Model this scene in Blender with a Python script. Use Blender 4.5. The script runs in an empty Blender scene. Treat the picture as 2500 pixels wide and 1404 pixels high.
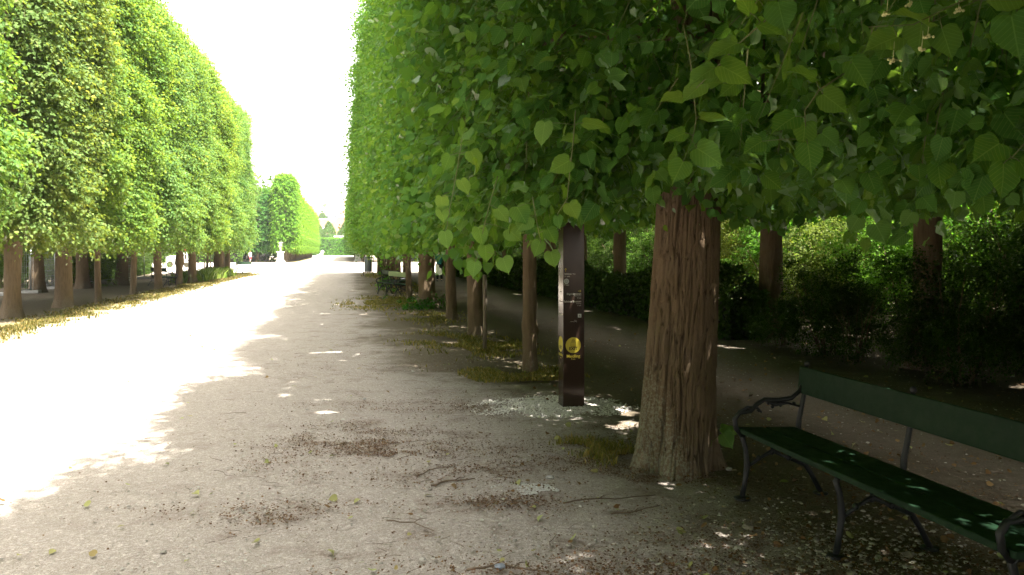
import bpy, math, random
import numpy as np
from mathutils import Vector, Matrix
PI = math.pi
# ------------------------------------------------------------ camera, sky, sun, exposure
scene = bpy.context.scene
col = scene.collection
H, F, VPX, HY = 1.65, 1944.0, 838.0, 612.0      # eye height, focal length (photo px), vanishing point
TH = math.atan((1250 - VPX) / F)
CT, ST = math.cos(TH), math.sin(TH)
cd = bpy.data.cameras.new('camera'); cam = bpy.data.objects.new('camera', cd); col.objects.link(cam)
cam.location = (0, 0, H); cam.rotation_euler = (PI / 2, 0, 0)
cd.sensor_width = 36; cd.lens = F / 2500 * 36; cd.shift_y = -(702 - HY) / 2500
cd.clip_start = 0.05; cd.clip_end = 6000
scene.camera = cam
SU, SV = 0.27, -0.35                              # sun, across and along the avenue per metre of height
to_sun = Vector((SU * CT - SV * ST, SU * ST + SV * CT, 1)).normalized()
w = bpy.data.worlds.new('World'); scene.world = w; w.use_nodes = True
wn = w.node_tree.nodes; wl = w.node_tree.links
sky = wn.new('ShaderNodeTexSky'); sky.sky_type = 'NISHITA'; sky.sun_disc = False
sky.sun_elevation = math.asin(to_sun.z); sky.sun_rotation = math.atan2(to_sun.x, to_sun.y)
sky.air_density = 1.0; sky.dust_density = 4.0; sky.ozone_density = 1.0
hs = wn.new('ShaderNodeHueSaturation'); hs.inputs['Saturation'].default_value = 0.22
bg = wn['Background']; bg.inputs['Strength'].default_value = 0.14
wm = wn.new('ShaderNodeMix'); wm.data_type = 'RGBA'; wm.blend_type = 'MULTIPLY'; wm.inputs[0].default_value = 1; wm.inputs[7].default_value = (1, 0.955, 0.87, 1)
wl.new(sky.outputs[0], hs.inputs['Color']); wl.new(hs.outputs[0], wm.inputs[6]); wl.new(wm.outputs[2], bg.inputs['Color'])
sd = bpy.data.lights.new('sun', 'SUN'); sd.energy = 4.2; sd.angle = math.radians(0.5); sd.color = (1, 0.95, 0.86)
so = bpy.data.objects.new('sun', sd); col.objects.link(so)
so.rotation_euler = to_sun.to_track_quat('Z', 'Y').to_euler()
scene.view_settings.view_transform = 'Standard'; scene.view_settings.look = 'None'
scene.view_settings.gamma = 1; scene.view_settings.exposure = 2.7
scene.render.engine = 'CYCLES'
scene.cycles.max_bounces = 7; scene.cycles.diffuse_bounces = 4; scene.cycles.transmission_bounces = 5
scene.cycles.glossy_bounces = 2; scene.cycles.transparent_max_bounces = 6

# ------------------------------------------------------------ coordinates
def A(u, v, z=0.0): return (u * CT - v * ST, u * ST + v * CT, z)     # across / along the avenue -> world
def UV(x, y): return (x * CT + y * ST, -x * ST + y * CT)
def G(px, py, z=0.0):                                                # photo pixel of a ground point -> world
    Y = F * (H - z) / (py - HY); return ((px - 1250) * Y / F, Y, z)
def P(px, py, Y): return ((px - 1250) * Y / F, Y, H + (HY - py) * Y / F)

# ------------------------------------------------------------ noise
_pr = np.random.RandomState(7)
_perm = _pr.permutation(256); _perm = np.concatenate([_perm, _perm, _perm])
_val = _pr.rand(256) * 2 - 1
def noise(p):
    p = np.asarray(p, float); i = np.floor(p).astype(int); f = p - i; f = f * f * (3 - 2 * f); i &= 255
    def h(a, b, c): return _val[_perm[_perm[_perm[(i[:, 0] + a) & 255] + ((i[:, 1] + b) & 255)] + ((i[:, 2] + c) & 255)] & 255]
    x, y, z = f[:, 0], f[:, 1], f[:, 2]
    def lx(b, c): return h(0, b, c) * (1 - x) + h(1, b, c) * x
    return (lx(0, 0) * (1 - y) + lx(1, 0) * y) * (1 - z) + (lx(0, 1) * (1 - y) + lx(1, 1) * y) * z
def nrm(a): return a / np.maximum(np.linalg.norm(a, axis=-1, keepdims=True), 1e-9)

# ------------------------------------------------------------ mesh helpers
def raw_mesh(name, V, tris=None, quads=None, smooth=False, attr=None, uvp=None, mats=(), midx=None):
    me = bpy.data.meshes.new(name)
    V = np.asarray(V, np.float32)
    tris = np.zeros((0, 3), np.int32) if tris is None else np.asarray(tris, np.int32)
    quads = np.zeros((0, 4), np.int32) if quads is None else np.asarray(quads, np.int32)
    nt, nq = len(tris), len(quads)
    me.vertices.add(len(V)); me.vertices.foreach_set('co', V.ravel())
    me.loops.add(nt * 3 + nq * 4)
    me.loops.foreach_set('vertex_index', np.concatenate([tris.ravel(), quads.ravel()]))
    me.polygons.add(nt + nq)
    ls = np.concatenate([np.arange(nt) * 3, nt * 3 + np.arange(nq) * 4]).astype(np.int32)
    me.polygons.foreach_set('loop_start', ls)
    me.polygons.foreach_set('use_smooth', np.full(nt + nq, smooth))
    if midx is not None: me.polygons.foreach_set('material_index', np.asarray(midx, np.int32))
    if attr is not None:
        a = me.attributes.new('lr', 'FLOAT', 'POINT'); a.data.foreach_set('value', np.asarray(attr, np.float32))
    if uvp is not None:
        a = me.attributes.new('luv', 'FLOAT_VECTOR', 'POINT'); a.data.foreach_set('vector', np.asarray(uvp, np.float32).ravel())
    for m in mats: me.materials.append(m)
    me.update(calc_edges=True); me.validate(); return me

class MB:
    """collects primitives into ONE mesh"""
    def __init__(s): s.v = []; s.f = []; s.n = 0
    def add(s, vs, fs):
        s.v += [tuple(p) for p in vs]; s.f += [tuple(i + s.n for i in f) for f in fs]; s.n += len(vs)
    def box(s, c, d, rz=0, M=None):
        x, y, z = d[0] / 2, d[1] / 2, d[2] / 2; R = Matrix.Rotation(rz, 3, 'Z')
        vs = [Vector(c) + R @ Vector((a * x, b * y, e * z)) for e in (-1, 1) for a, b in ((-1, -1), (1, -1), (1, 1), (-1, 1))]
        if M: vs = [M @ v for v in vs]
        s.add(vs, [(3, 2, 1, 0), (4, 5, 6, 7), (0, 1, 5, 4), (1, 2, 6, 5), (2, 3, 7, 6), (3, 0, 4, 7)])
    def tube(s, pts, r, n=8, cap=True):
        pts = [Vector(p) for p in pts]; rs = r if isinstance(r, (list, tuple)) else [r] * len(pts)
        vs = []; ref = Vector((0.3, 0.2, 1)).normalized()
        for i, p in enumerate(pts):
            t = (pts[min(i + 1, len(pts) - 1)] - pts[max(i - 1, 0)]).normalized()
            a = ref - ref.dot(t) * t
            if a.length < 0.05: a = Vector((1, 0, 0)) - t.x * t
            a.normalize(); b = t.cross(a); ref = a
            vs += [p + rs[i] * (math.cos(2 * PI * k / n) * a + math.sin(2 * PI * k / n) * b) for k in range(n)]
        fs = [(i * n + k, i * n + (k + 1) % n, (i + 1) * n + (k + 1) % n, (i + 1) * n + k) for i in range(len(pts) - 1) for k in range(n)]
        if cap: fs += [tuple(range(n))[::-1], tuple((len(pts) - 1) * n + k for k in range(n))]
        s.add(vs, fs)
    def lathe(s, prof, c=(0, 0, 0), n=20, sq=0):
        vs = []
        for r, z in prof:
            for k in range(n):
                a = 2 * PI * (k + 0.5) / n; vs.append((c[0] + r * math.cos(a), c[1] + r * math.sin(a), c[2] + z))
        fs = [(i * n + k, i * n + (k + 1) % n, (i + 1) * n + (k + 1) % n, (i + 1) * n + k) for i in range(len(prof) - 1) for k in range(n)]
        fs += [tuple(range(n))[::-1], tuple((len(prof) - 1) * n + k for k in range(n))]
        s.add(vs, fs)
    def ball(s, c, r, n=10, m=7, sc=(1, 1, 1)):
        s.lathe_sc([(max(1e-3, math.sin(PI * i / m)), -math.cos(PI * i / m)) for i in range(m + 1)], c, r, n, sc)
    def lathe_sc(s, prof, c, r, n, sc):
        vs = [(c[0] + r * sc[0] * q * math.cos(2 * PI * k / n), c[1] + r * sc[1] * q * math.sin(2 * PI * k / n), c[2] + r * sc[2] * z) for q, z in prof for k in range(n)]
        fs = [(i * n + k, i * n + (k + 1) % n, (i + 1) * n + (k + 1) % n, (i + 1) * n + k) for i in range(len(prof) - 1) for k in range(n)]
        s.add(vs, fs)
    def build(s, name, mat, parent=None, smooth=False, bevel=0):
        me = bpy.data.meshes.new(name); me.from_pydata(s.v, [], s.f); me.materials.append(mat)
        if smooth: me.polygons.foreach_set('use_smooth', [True] * len(me.polygons))
        me.update()
        o = link(name, me, parent)
        if bevel:
            b = o.modifiers.new('bevel', 'BEVEL'); b.width = bevel; b.segments = 2; b.limit_method = 'ANGLE'
        return o

def link(name, me, parent=None):
    o = bpy.data.objects.new(name, me); col.objects.link(o)
    if parent is not None: o.parent = parent
    return o
def tag(o, label=None, cat=None, group=None, kind=None):
    if label: o['label'] = label
    if cat: o['category'] = cat
    if group: o['group'] = group
    if kind: o['kind'] = kind
    return o
def thing(name, label, cat, loc=(0, 0, 0), rz=0, group=None):
    o = bpy.data.objects.new(name, None); col.objects.link(o); o.location = loc; o.rotation_euler = (0, 0, rz)
    return tag(o, label, cat, group)
def copy_tree(root, loc, rz, label=None, group=None):
    r = root.copy(); col.objects.link(r); r.location = loc; r.rotation_euler = (0, 0, rz)
    if label: r['label'] = label
    if group: r['group'] = group
    for ch in list(root.children):
        c = ch.copy(); col.objects.link(c); c.parent = r
        for g in list(ch.children):
            d = g.copy(); col.objects.link(d); d.parent = c
    return r

# ------------------------------------------------------------ materials
class NT:
    def __init__(s, name):
        s.m = bpy.data.materials.new(name); s.m.use_nodes = True; s.t = s.m.node_tree; s.N = s.t.nodes; s.L = s.t.links
        s.b = s.N['Principled BSDF']; s.out = s.N['Material Output']
    def n(s, t, **k):
        x = s.N.new(t)
        for a, b in k.items(): setattr(x, a, b)
        return x
    def put(s, sock, v):
        if isinstance(v, bpy.types.NodeSocket): s.L.new(v, sock)
        elif v is not None: sock.default_value = v
    def math(s, op, a, b=None, c=None, clamp=False):
        x = s.n('ShaderNodeMath', operation=op, use_clamp=clamp); s.put(x.inputs[0], a); s.put(x.inputs[1], b); s.put(x.inputs[2], c); return x.outputs[0]
    def ss(s, v, a, b, lo=0.0, hi=1.0):
        x = s.n('ShaderNodeMapRange', interpolation_type='SMOOTHSTEP'); s.put(x.inputs[0], v); s.put(x.inputs[1], a); s.put(x.inputs[2], b); s.put(x.inputs[3], lo); s.put(x.inputs[4], hi); return x.outputs[0]
    def mix(s, f, a, b, bt='MIX'):
        x = s.n('ShaderNodeMix', data_type='RGBA', blend_type=bt)
        s.put(x.inputs[0], f); s.put(x.inputs[6], a if isinstance(a, bpy.types.NodeSocket) else (*a, 1)); s.put(x.inputs[7], b if isinstance(b, bpy.types.NodeSocket) else (*b, 1)); return x.outputs[2]
    def noise(s, vec, scale, det=4, rough=0.6, dist=0.0):
        x = s.n('ShaderNodeTexNoise'); s.put(x.inputs['Vector'], vec); x.inputs['Scale'].default_value = scale; x.inputs['Detail'].default_value = det; x.inputs['Roughness'].default_value = rough; x.inputs['Distortion'].default_value = dist; return x.outputs['Fac']
    def scale(s, vec, k):
        x = s.n('ShaderNodeVectorMath', operation='MULTIPLY'); s.put(x.inputs[0], vec); x.inputs[1].default_value = k; return x.outputs[0]
    def bump(s, h, st=0.5, d=0.01, normal=None):
        x = s.n('ShaderNodeBump'); x.inputs['Strength'].default_value = st; x.inputs['Distance'].default_value = d; s.put(x.inputs['Height'], h)
        if normal: s.L.new(normal, x.inputs['Normal'])
        return x.outputs[0]
    def pos(s): return s.n('ShaderNodeNewGeometry').outputs['Position']
    def obj(s): return s.n('ShaderNodeTexCoord').outputs['Object']
    def attr(s, name): return s.n('ShaderNodeAttribute', attribute_name=name)

def plain(name, c, rough=0.6, metal=0.0, var=0.25, sc=8, bump=0.0, bsc=60, spec=0.5):
    t = NT(name); o = t.obj(); f = t.noise(o, sc)
    t.put(t.b.inputs['Base Color'], t.mix(f, tuple(x * (1 - var) for x in c), tuple(min(1, x * (1 + var)) for x in c)))
    t.b.inputs['Roughness'].default_value = rough; t.b.inputs['Metallic'].default_value = metal; t.b.inputs['Specular IOR Level'].default_value = spec
    if bump: t.put(t.b.inputs['Normal'], t.bump(t.noise(o, bsc), bump, 0.01))
    return t.m

def leaf_mat(name, dark, mid, light, trans=0.5, veins=False, tint=(2.1, 1.62, 0.55)):
    t = NT(name); a = t.attr('lr').outputs['Fac']
    r = t.n('ShaderNodeValToRGB'); t.put(r.inputs[0], a); e = r.color_ramp.elements
    e[0].position = 0.0; e[0].color = (*dark, 1); e[1].position = 1.0; e[1].color = (*light, 1)
    x = e.new(0.5); x.color = (*mid, 1)
    oi = t.n('ShaderNodeObjectInfo').outputs['Color']
    c = t.mix(1.0, r.outputs[0], oi, 'MULTIPLY')
    nn = None
    if veins:
        uvx = t.attr('luv').outputs['Vector']; sp = t.n('ShaderNodeSeparateXYZ'); t.put(sp.inputs[0], uvx)
        ax = t.math('ABSOLUTE', sp.outputs[0])
        s1 = t.math('SUBTRACT', sp.outputs[1], t.math('MULTIPLY', ax, 0.75))
        wv = t.math('ABSOLUTE', t.math('SUBTRACT', t.math('FRACT', t.math('MULTIPLY', s1, 7.0)), 0.5))
        side = t.ss(wv, 0.0, 0.10, 1.0, 0.0)
        mid_ = t.ss(ax, 0.005, 0.03, 1.0, 0.0)
        v = t.math('MAXIMUM', side, mid_)
        c = t.mix(t.math('MULTIPLY', v, 0.45), c, (light[0] * 1.5, light[1] * 1.4, light[2] * 1.6))
        nn = t.bump(v, 0.5, 0.003)
    d = t.n('ShaderNodeBsdfDiffuse'); t.put(d.inputs[0], c)
    tr = t.n('ShaderNodeBsdfTranslucent'); t.put(tr.inputs[0], t.mix(1.0, c, tint, 'MULTIPLY'))
    g = t.n('ShaderNodeBsdfGlossy'); g.inputs['Roughness'].default_value = 0.42; g.inputs['Color'].default_value = (1, 1, 1, 1)
    if nn: t.L.new(nn, d.inputs['Normal']); t.L.new(nn, g.inputs['Normal'])
    m1 = t.n('ShaderNodeMixShader'); m1.inputs[0].default_value = trans; t.L.new(d.outputs[0], m1.inputs[1]); t.L.new(tr.outputs[0], m1.inputs[2])
    lw = t.n('ShaderNodeLayerWeight'); lw.inputs[0].default_value = 0.25
    m2 = t.n('ShaderNodeMixShader'); t.put(m2.inputs[0], t.math('MULTIPLY', lw.outputs['Fresnel'], 0.12)); t.L.new(m1.outputs[0], m2.inputs[1]); t.L.new(g.outputs[0], m2.inputs[2])
    t.L.new(m2.outputs[0], t.out.inputs[0]); return t.m

M = {}
M['leaf'] = leaf_mat('linden leaf', (0.048, 0.130, 0.028), (0.086, 0.212, 0.045), (0.155, 0.285, 0.076))
M['leafhi'] = leaf_mat('linden leaf near', (0.048, 0.130, 0.028), (0.086, 0.212, 0.045), (0.155, 0.285, 0.076), veins=True)
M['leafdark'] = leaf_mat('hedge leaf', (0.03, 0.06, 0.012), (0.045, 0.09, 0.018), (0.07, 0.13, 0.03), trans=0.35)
M['shrub'] = leaf_mat('undergrowth leaf', (0.05, 0.10, 0.02), (0.09, 0.16, 0.03), (0.16, 0.22, 0.06), trans=0.6, tint=(1.5, 1.5, .7))
M['grass'] = leaf_mat('grass blade', (0.07, 0.10, 0.03), (0.14, 0.15, 0.05), (0.30, 0.26, 0.12), trans=0.35, tint=(1.1, 1.15, 0.7))
M['fallen'] = leaf_mat('fallen leaf', (0.16, 0.09, 0.04), (0.28, 0.19, 0.09), (0.36, 0.40, 0.16), trans=0.2, tint=(1, 1, .8))
M['litter'] = leaf_mat('brown litter', (0.09, 0.05, 0.028), (0.16, 0.095, 0.05), (0.30, 0.20, 0.11), trans=0.1, tint=(1, 1, .9))
M['twig'] = plain('green twig', (0.16, 0.17, 0.06), 0.6)
M['stick'] = plain('dry stick', (0.12, 0.085, 0.055), 0.8)
M['core'] = plain('dark hedge core', (0.02, 0.022, 0.012), 0.95)
M['iron'] = plain('black painted iron', (0.028, 0.03, 0.034), 0.42, 0.3, bump=0.25, bsc=90)
M['green'] = None
M['stone'] = plain('pale sandstone', (0.72, 0.70, 0.66), 0.8, var=0.12, sc=3, bump=0.3, bsc=14)
M['wood'] = plain('weathered stake', (0.20, 0.16, 0.12), 0.85, bump=0.3)
M['steel'] = plain('galvanised steel', (0.5, 0.52, 0.53), 0.4, 0.7, var=0.1)
M['greybin'] = plain('grey metal bin', (0.22, 0.25, 0.29), 0.5, 0.3, var=0.1)
M['white'] = plain('white paint', (0.78, 0.78, 0.76), 0.5, var=0.04)
M['red'] = plain('red paint', (0.55, 0.03, 0.03), 0.5, var=0.1)
M['skin'] = plain('skin', (0.55, 0.34, 0.25), 0.6, var=0.05)
M['concrete'] = plain('concrete', (0.4, 0.39, 0.37), 0.85, bump=0.2)

def bark_mat(name, hi=False):
    t = NT(name); o = t.obj(); st = t.scale(o, (1, 1, 0.16))
    n1 = t.noise(st, 28, 5, 0.65); n2 = t.noise(o, 2.2, 4); n3 = t.noise(o, 45, 4, 0.7)
    c = t.mix(n1, (0.07, 0.05, 0.031), (0.25, 0.18, 0.112))
    c = t.mix(t.ss(n2, 0.45, 0.7, 0, 0.6), c, (0.18, 0.145, 0.10))
    sp = t.n('ShaderNodeSeparateXYZ'); t.put(sp.inputs[0], o)
    low = t.ss(t.math('ADD', sp.outputs[2], t.math('MULTIPLY', sp.outputs[0], 3.2)), -0.45, 0.55, 1.0, 0.0) if hi else t.ss(sp.outputs[2], 0.0, 0.7, 0.45, 0.0)
    lich = t.math('MULTIPLY', t.ss(t.math('ADD', n3, t.math('MULTIPLY', low, 0.13)), 0.55, 0.70), t.ss(low, 0.02, 0.8))
    c = t.mix(t.math('MULTIPLY', lich, 0.8), c, (0.27, 0.265, 0.20))
    if hi:
        ra = t.attr('lr').outputs['Fac']
        up = t.ss(sp.outputs[2], 0.8, 2.0)
        c = t.mix(t.math('MULTIPLY', up, 0.45), c, (0.19, 0.132, 0.085))
        c = t.mix(t.ss(ra, 0.05, 0.6, 0.65, 0.0), c, (0.025, 0.017, 0.012))  # grooves darkened in the colour too, like the shade inside them
    t.put(t.b.inputs['Base Color'], c); t.b.inputs['Roughness'].default_value = 0.92; t.b.inputs['Specular IOR Level'].default_value = 0.2
    t.put(t.b.inputs['Normal'], t.bump(t.math('ADD', n1, t.math('MULTIPLY', n3, 0.4)), 0.9, 0.02 if not hi else 0.006))
    return t.m
M['bark'] = bark_mat('linden bark'); M['barkhi'] = bark_mat('old linden bark', True)

def green_paint():
    t = NT('green bench paint'); o = t.obj(); st = t.scale(o, (1, 0.06, 1))
    n1 = t.noise(st, 60, 4, 0.6); n2 = t.noise(o, 14, 5, 0.75); n3 = t.noise(o, 3)
    c = t.mix(n3, (0.007, 0.026, 0.012), (0.013, 0.041, 0.018))
    c = t.mix(t.ss(n2, 0.62, 0.74, 0, 0.7), c, (0.05, 0.07, 0.045))
    t.put(t.b.inputs['Base Color'], c); t.put(t.b.inputs['Roughness'], t.ss(n2, 0.3, 0.7, 0.5, 0.7)); t.b.inputs['Specular IOR Level'].default_value = 0.25
    t.put(t.b.inputs['Normal'], t.bump(n1, 0.35, 0.003)); return t.m
M['green'] = green_paint()

# ------------------------------------------------------------ ground
def ground_mat():
    t = NT('gravel and soil'); p = t.pos()
    def dot(v):
        x = t.n('ShaderNodeVectorMath', operation='DOT_PRODUCT'); t.put(x.inputs[0], p); x.inputs[1].default_value = v; return x.outputs['Value']
    u = dot((CT, ST, 0)); v = dot((-ST, CT, 0))
    nb = t.noise(p, 0.55, 5, 0.6); nm = t.noise(p, 2.6, 5, 0.65, 0.4); nf = t.noise(p, 22, 4, 0.7); ng = t.noise(p, 130, 3, 0.7)
    vo = t.n('ShaderNodeTexVoronoi'); t.put(vo.inputs['Vector'], p); vo.inputs['Scale'].default_value = 85
    vo2 = t.n('ShaderNodeTexVoronoi'); t.put(vo2.inputs['Vector'], p); vo2.inputs['Scale'].default_value = 240
    bw = t.n('ShaderNodeRGBToBW'); t.put(bw.inputs[0], vo.outputs['Color'])
    bw2 = t.n('ShaderNodeRGBToBW'); t.put(bw2.inputs[0], vo2.outputs['Color'])
    uw = t.math('ADD', u, t.math('MULTIPLY', t.math('SUBTRACT', nm, 0.5), 1.6))
    uw = t.math('ADD', uw, t.math('MULTIPLY', t.math('SUBTRACT', nb, 0.5), 2.4))
    gravel = t.mix(bw2.outputs[0], (0.25, 0.222, 0.196), (0.69, 0.61, 0.55))
    gravel = t.mix(t.ss(bw.outputs[0], 0.72, 0.86, 0, 0.7), gravel, (0.72, 0.66, 0.61))
    gravel = t.mix(t.ss(nf, 0.35, 0.7, 0.35, 0.0), gravel, (0.20, 0.165, 0.125))
    deb = t.math('MULTIPLY', t.ss(nm, 0.50, 0.66), t.ss(nf, 0.42, 0.58))
    deb = t.math('MULTIPLY', deb, t.ss(uw, -2.6, 1.0))
    gravel = t.mix(t.math('MULTIPLY', deb, 0.75), gravel, (0.17, 0.115, 0.08))
    soil = t.mix(nf, (0.105, 0.082, 0.056), (0.26, 0.215, 0.155))
    soil = t.mix(t.ss(bw.outputs[0], 0.8, 0.9, 0, 0.6), soil, (0.32, 0.28, 0.22))
    soil = t.mix(t.ss(u, 3.4, 4.6, 0, 0.55), soil, (0.035, 0.026, 0.018))  # soil colour darkened under the right canopy in place of deeper shade
    straw = t.mix(nf, (0.15, 0.13, 0.05), (0.34, 0.28, 0.13))
    # zones across the avenue
    far = t.ss(v, 8.0, 12.0)
    edge = t.math('ADD', 2.3, t.math('MULTIPLY', far, -1.7))
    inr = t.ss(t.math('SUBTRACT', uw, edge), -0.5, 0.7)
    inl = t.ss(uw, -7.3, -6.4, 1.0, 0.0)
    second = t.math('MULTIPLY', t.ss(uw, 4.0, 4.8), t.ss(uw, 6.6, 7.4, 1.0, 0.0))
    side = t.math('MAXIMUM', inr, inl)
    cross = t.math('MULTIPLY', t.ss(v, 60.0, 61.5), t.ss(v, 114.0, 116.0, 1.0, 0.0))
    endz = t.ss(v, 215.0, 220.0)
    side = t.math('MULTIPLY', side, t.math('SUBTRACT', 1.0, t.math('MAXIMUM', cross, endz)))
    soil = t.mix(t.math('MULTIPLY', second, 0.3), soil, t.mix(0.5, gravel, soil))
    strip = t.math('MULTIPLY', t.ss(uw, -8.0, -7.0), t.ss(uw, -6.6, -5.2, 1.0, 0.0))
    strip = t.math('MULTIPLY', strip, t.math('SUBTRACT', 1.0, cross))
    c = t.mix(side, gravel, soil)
    c = t.mix(t.math('MULTIPLY', strip, t.ss(nf, 0.35, 0.6, 0.4, 1.0)), c, straw)
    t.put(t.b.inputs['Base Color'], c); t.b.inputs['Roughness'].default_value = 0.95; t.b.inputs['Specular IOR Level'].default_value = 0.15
    h = t.math('ADD', t.math('MULTIPLY', bw2.outputs[0], 0.3), t.math('ADD', t.math('MULTIPLY', bw.outputs[0], 0.3), t.math('MULTIPLY', nf, 0.8)))
    t.put(t.b.inputs['Normal'], t.bump(h, 1.0, 0.018)); return t.m
M['ground'] = ground_mat()
g1 = np.concatenate([[-2500, -800, -250, -90], np.linspace(-45, 45, 181), [90, 250, 800, 2500]])
g2 = np.concatenate([[-800, -200, -60], np.linspace(-20, 120, 281), [200, 320, 500, 900, 1600, 3500]])
X, Y = np.meshgrid(g1, g2)
Zg = 0.02 * noise(np.stack([X.ravel() * 0.9, Y.ravel() * 0.9, X.ravel() * 0], 1)) - 0.012
V = np.stack([X.ravel(), Y.ravel(), Zg], 1); n1 = len(g1); n2 = len(g2)
ii = (np.arange(n2 - 1)[:, None] * n1 + np.arange(n1 - 1)[None, :]).ravel()
tag(link('ground', raw_mesh('ground', V, quads=np.stack([ii, ii + 1, ii + n1 + 1, ii + n1], 1), smooth=True, mats=[M['ground']])), kind='structure')

# ------------------------------------------------------------ leaves
def half(pts, mid):
    """leaf from a half outline; returns template verts and tris (fan about midrib points)"""
    n = len(pts); V = [(0, y, z) for y, z in mid]; m = len(mid)
    R = [(x, y, z) for x, y, z in pts]; L = [(-x, y, z) for x, y, z in pts]
    V += R + L; T = []
    my = [y for y, z in mid]
    def near(y): return min(range(m), key=lambda k: abs(my[k] - y))
    for s, off in ((1, m), (-1, m + n)):
        prev = 0
        for k in range(n):
            q = off + k; c = near(pts[k][1])
            if k == 0: T.append((0, q, max(1, c)) if s > 0 else (0, max(1, c), q)); prev = max(1, c); continue
            T.append((prev, q - 1, q) if s > 0 else (prev, q, q - 1))
            if c > prev: T.append((prev, q, c) if s > 0 else (prev, c, q)); prev = c
        if prev < m - 1: T.append((prev, off + n - 1, m - 1) if s > 0 else (prev, m - 1, off + n - 1))
    return np.array(V, float), np.array(T, int)
LOW = half([(0.40, 0.05, 0.05), (0.44, 0.45, 0.08)], [(0, 0), (0.45, 0.0), (1.05, -0.16)])
MID = half([(0.22, -0.08, 0.03), (0.45, 0.12, 0.07), (0.49, 0.40, 0.09), (0.34, 0.72, 0.03), (0.12, 0.92, -0.06)], [(0, 0), (0.4, 0.0), (0.75, -0.04), (1.10, -0.18)])
_h = []
for k, (x, y) in enumerate([(0.10, -0.07), (0.22, -0.11), (0.33, -0.08), (0.41, 0.0), (0.47, 0.12), (0.50, 0.25), (0.50, 0.38), (0.46, 0.50), (0.40, 0.61), (0.32, 0.71), (0.23, 0.80), (0.13, 0.89), (0.06, 0.98)]):
    j = 0.022 if k % 2 else -0.012
    _h.append((x + j, y, 0.10 * x + 0.05 * math.sin(y * 9 + x * 5) - 0.10 * y * y))
HI = half(_h, [(0, 0), (0.2, -0.01), (0.4, -0.02), (0.6, -0.045), (0.8, -0.09), (1.12, -0.19)])

_v = HI[0].copy(); _nm = 6
for _k in (7, 8, 9): _v[_nm + _k, 0] *= (0.72, 0.42, 0.7)[_k - 7]
for _k in (2, 3): _v[_nm + 13 + _k, 0] *= 0.72
_v[:, 0] += 0.05 * np.sin(_v[:, 1] * 4); HI2 = (_v, HI[1])
def leaves(tmpl, pos, tip, nor, size, rnd):
    TV, TT = tmpl; N = len(pos)
    tip = nrm(tip); side = nrm(np.cross(tip, nor)); nn = np.cross(side, tip)
    cu = (0.3 + 1.2 * ((rnd * 37) % 1))[:, None]
    wd = (0.85 + 0.3 * ((rnd * 91) % 1))[:, None]
    V = pos[:, None, :] + size[:, None, None] * (TV[None, :, 0, None] * wd[:, :, None] * side[:, None] + TV[None, :, 1, None] * tip[:, None] + (TV[None, :, 2] * cu)[..., None] * nn[:, None])
    T = TT[None] + (np.arange(N) * len(TV))[:, None, None]
    uv = np.tile(TV, (N, 1))
    return V.reshape(-1, 3), T.reshape(-1, 3), np.repeat(rnd, len(TV)), uv

def join(parts):
    Vs, Ts, As, Us, Ms = [], [], [], [], []; n = 0
    for (V, T, a, uv), mi in parts:
        Vs.append(V); Ts.append(T + n); As.append(a); Us.append(uv); Ms.append(np.full(len(T), mi)); n += len(V)
    return np.concatenate(Vs), np.concatenate(Ts), np.concatenate(As), np.concatenate(Us), np.concatenate(Ms)

def twig_leaves(rng, S, N, nl=9, L=(0.35, 0.75), size=(0.045, 0.115), down=0.45, out=0.8, spread=0.5, nj=0.5, vj=0.10):
    """sprays: starts S, outward normals N -> leaf pos, tip, normal, size, rnd; plus twig start/end"""
    n = len(S); dn = np.array([0, 0, -1.0])
    d = nrm(N * out + dn * down + rng.normal(0, spread, (n, 3)))
    ln = rng.uniform(*L, n)
    t = (np.arange(nl) + 0.6) / nl
    sgn = np.where(np.arange(nl) % 2, 1, -1)
    side = nrm(np.cross(d, np.array([0, 0, 1.0]) + rng.normal(0, 0.3, (n, 3))))
    pos = S[:, None] + d[:, None] * (t[None, :, None] * ln[:, None, None]) + dn * (0.22 * ln[:, None, None] * t[None, :, None] ** 2)
    pos = pos + side[:, None] * (sgn[None, :, None] * 0.035)
    tip = d[:, None] * 0.45 + dn * 0.55 + side[:, None] * sgn[None, :, None] * 0.7 + rng.normal(0, 0.28, (n, nl, 3))
    nor = N[:, None] * 0.35 + np.array([0, 0, 0.85]) + rng.normal(0, nj, (n, nl, 3))
    sz = rng.uniform(*size, (n, nl)) * (1 - 0.25 * t[None])
    tone = np.clip(0.42 + rng.normal(0, 0.17, n), 0, 1)
    rnd = np.clip(tone[:, None] + rng.normal(0, vj, (n, nl)) + 0.16 * (t[None] - 0.4), 0.01, 0.99)
    r = lambda a: a.reshape(-1, *a.shape[2:])
    end = S + d * ln[:, None] + dn * 0.22 * ln[:, None]
    return r(pos), r(tip), r(nor), r(sz), r(rnd), S, end

def strips(S, E, w):
    """thin flat twig blades as triangles"""
    n = len(S); d = nrm(E - S); s = nrm(np.cross(d, np.array([0.3, 0.2, 1.0]))) * w
    V = np.stack([S - s, S + s, E], 1).reshape(-1, 3); T = np.arange(3 * n).reshape(-1, 3)
    return V, T, np.full(3 * n, 0.5), np.zeros((3 * n, 3))

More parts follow.
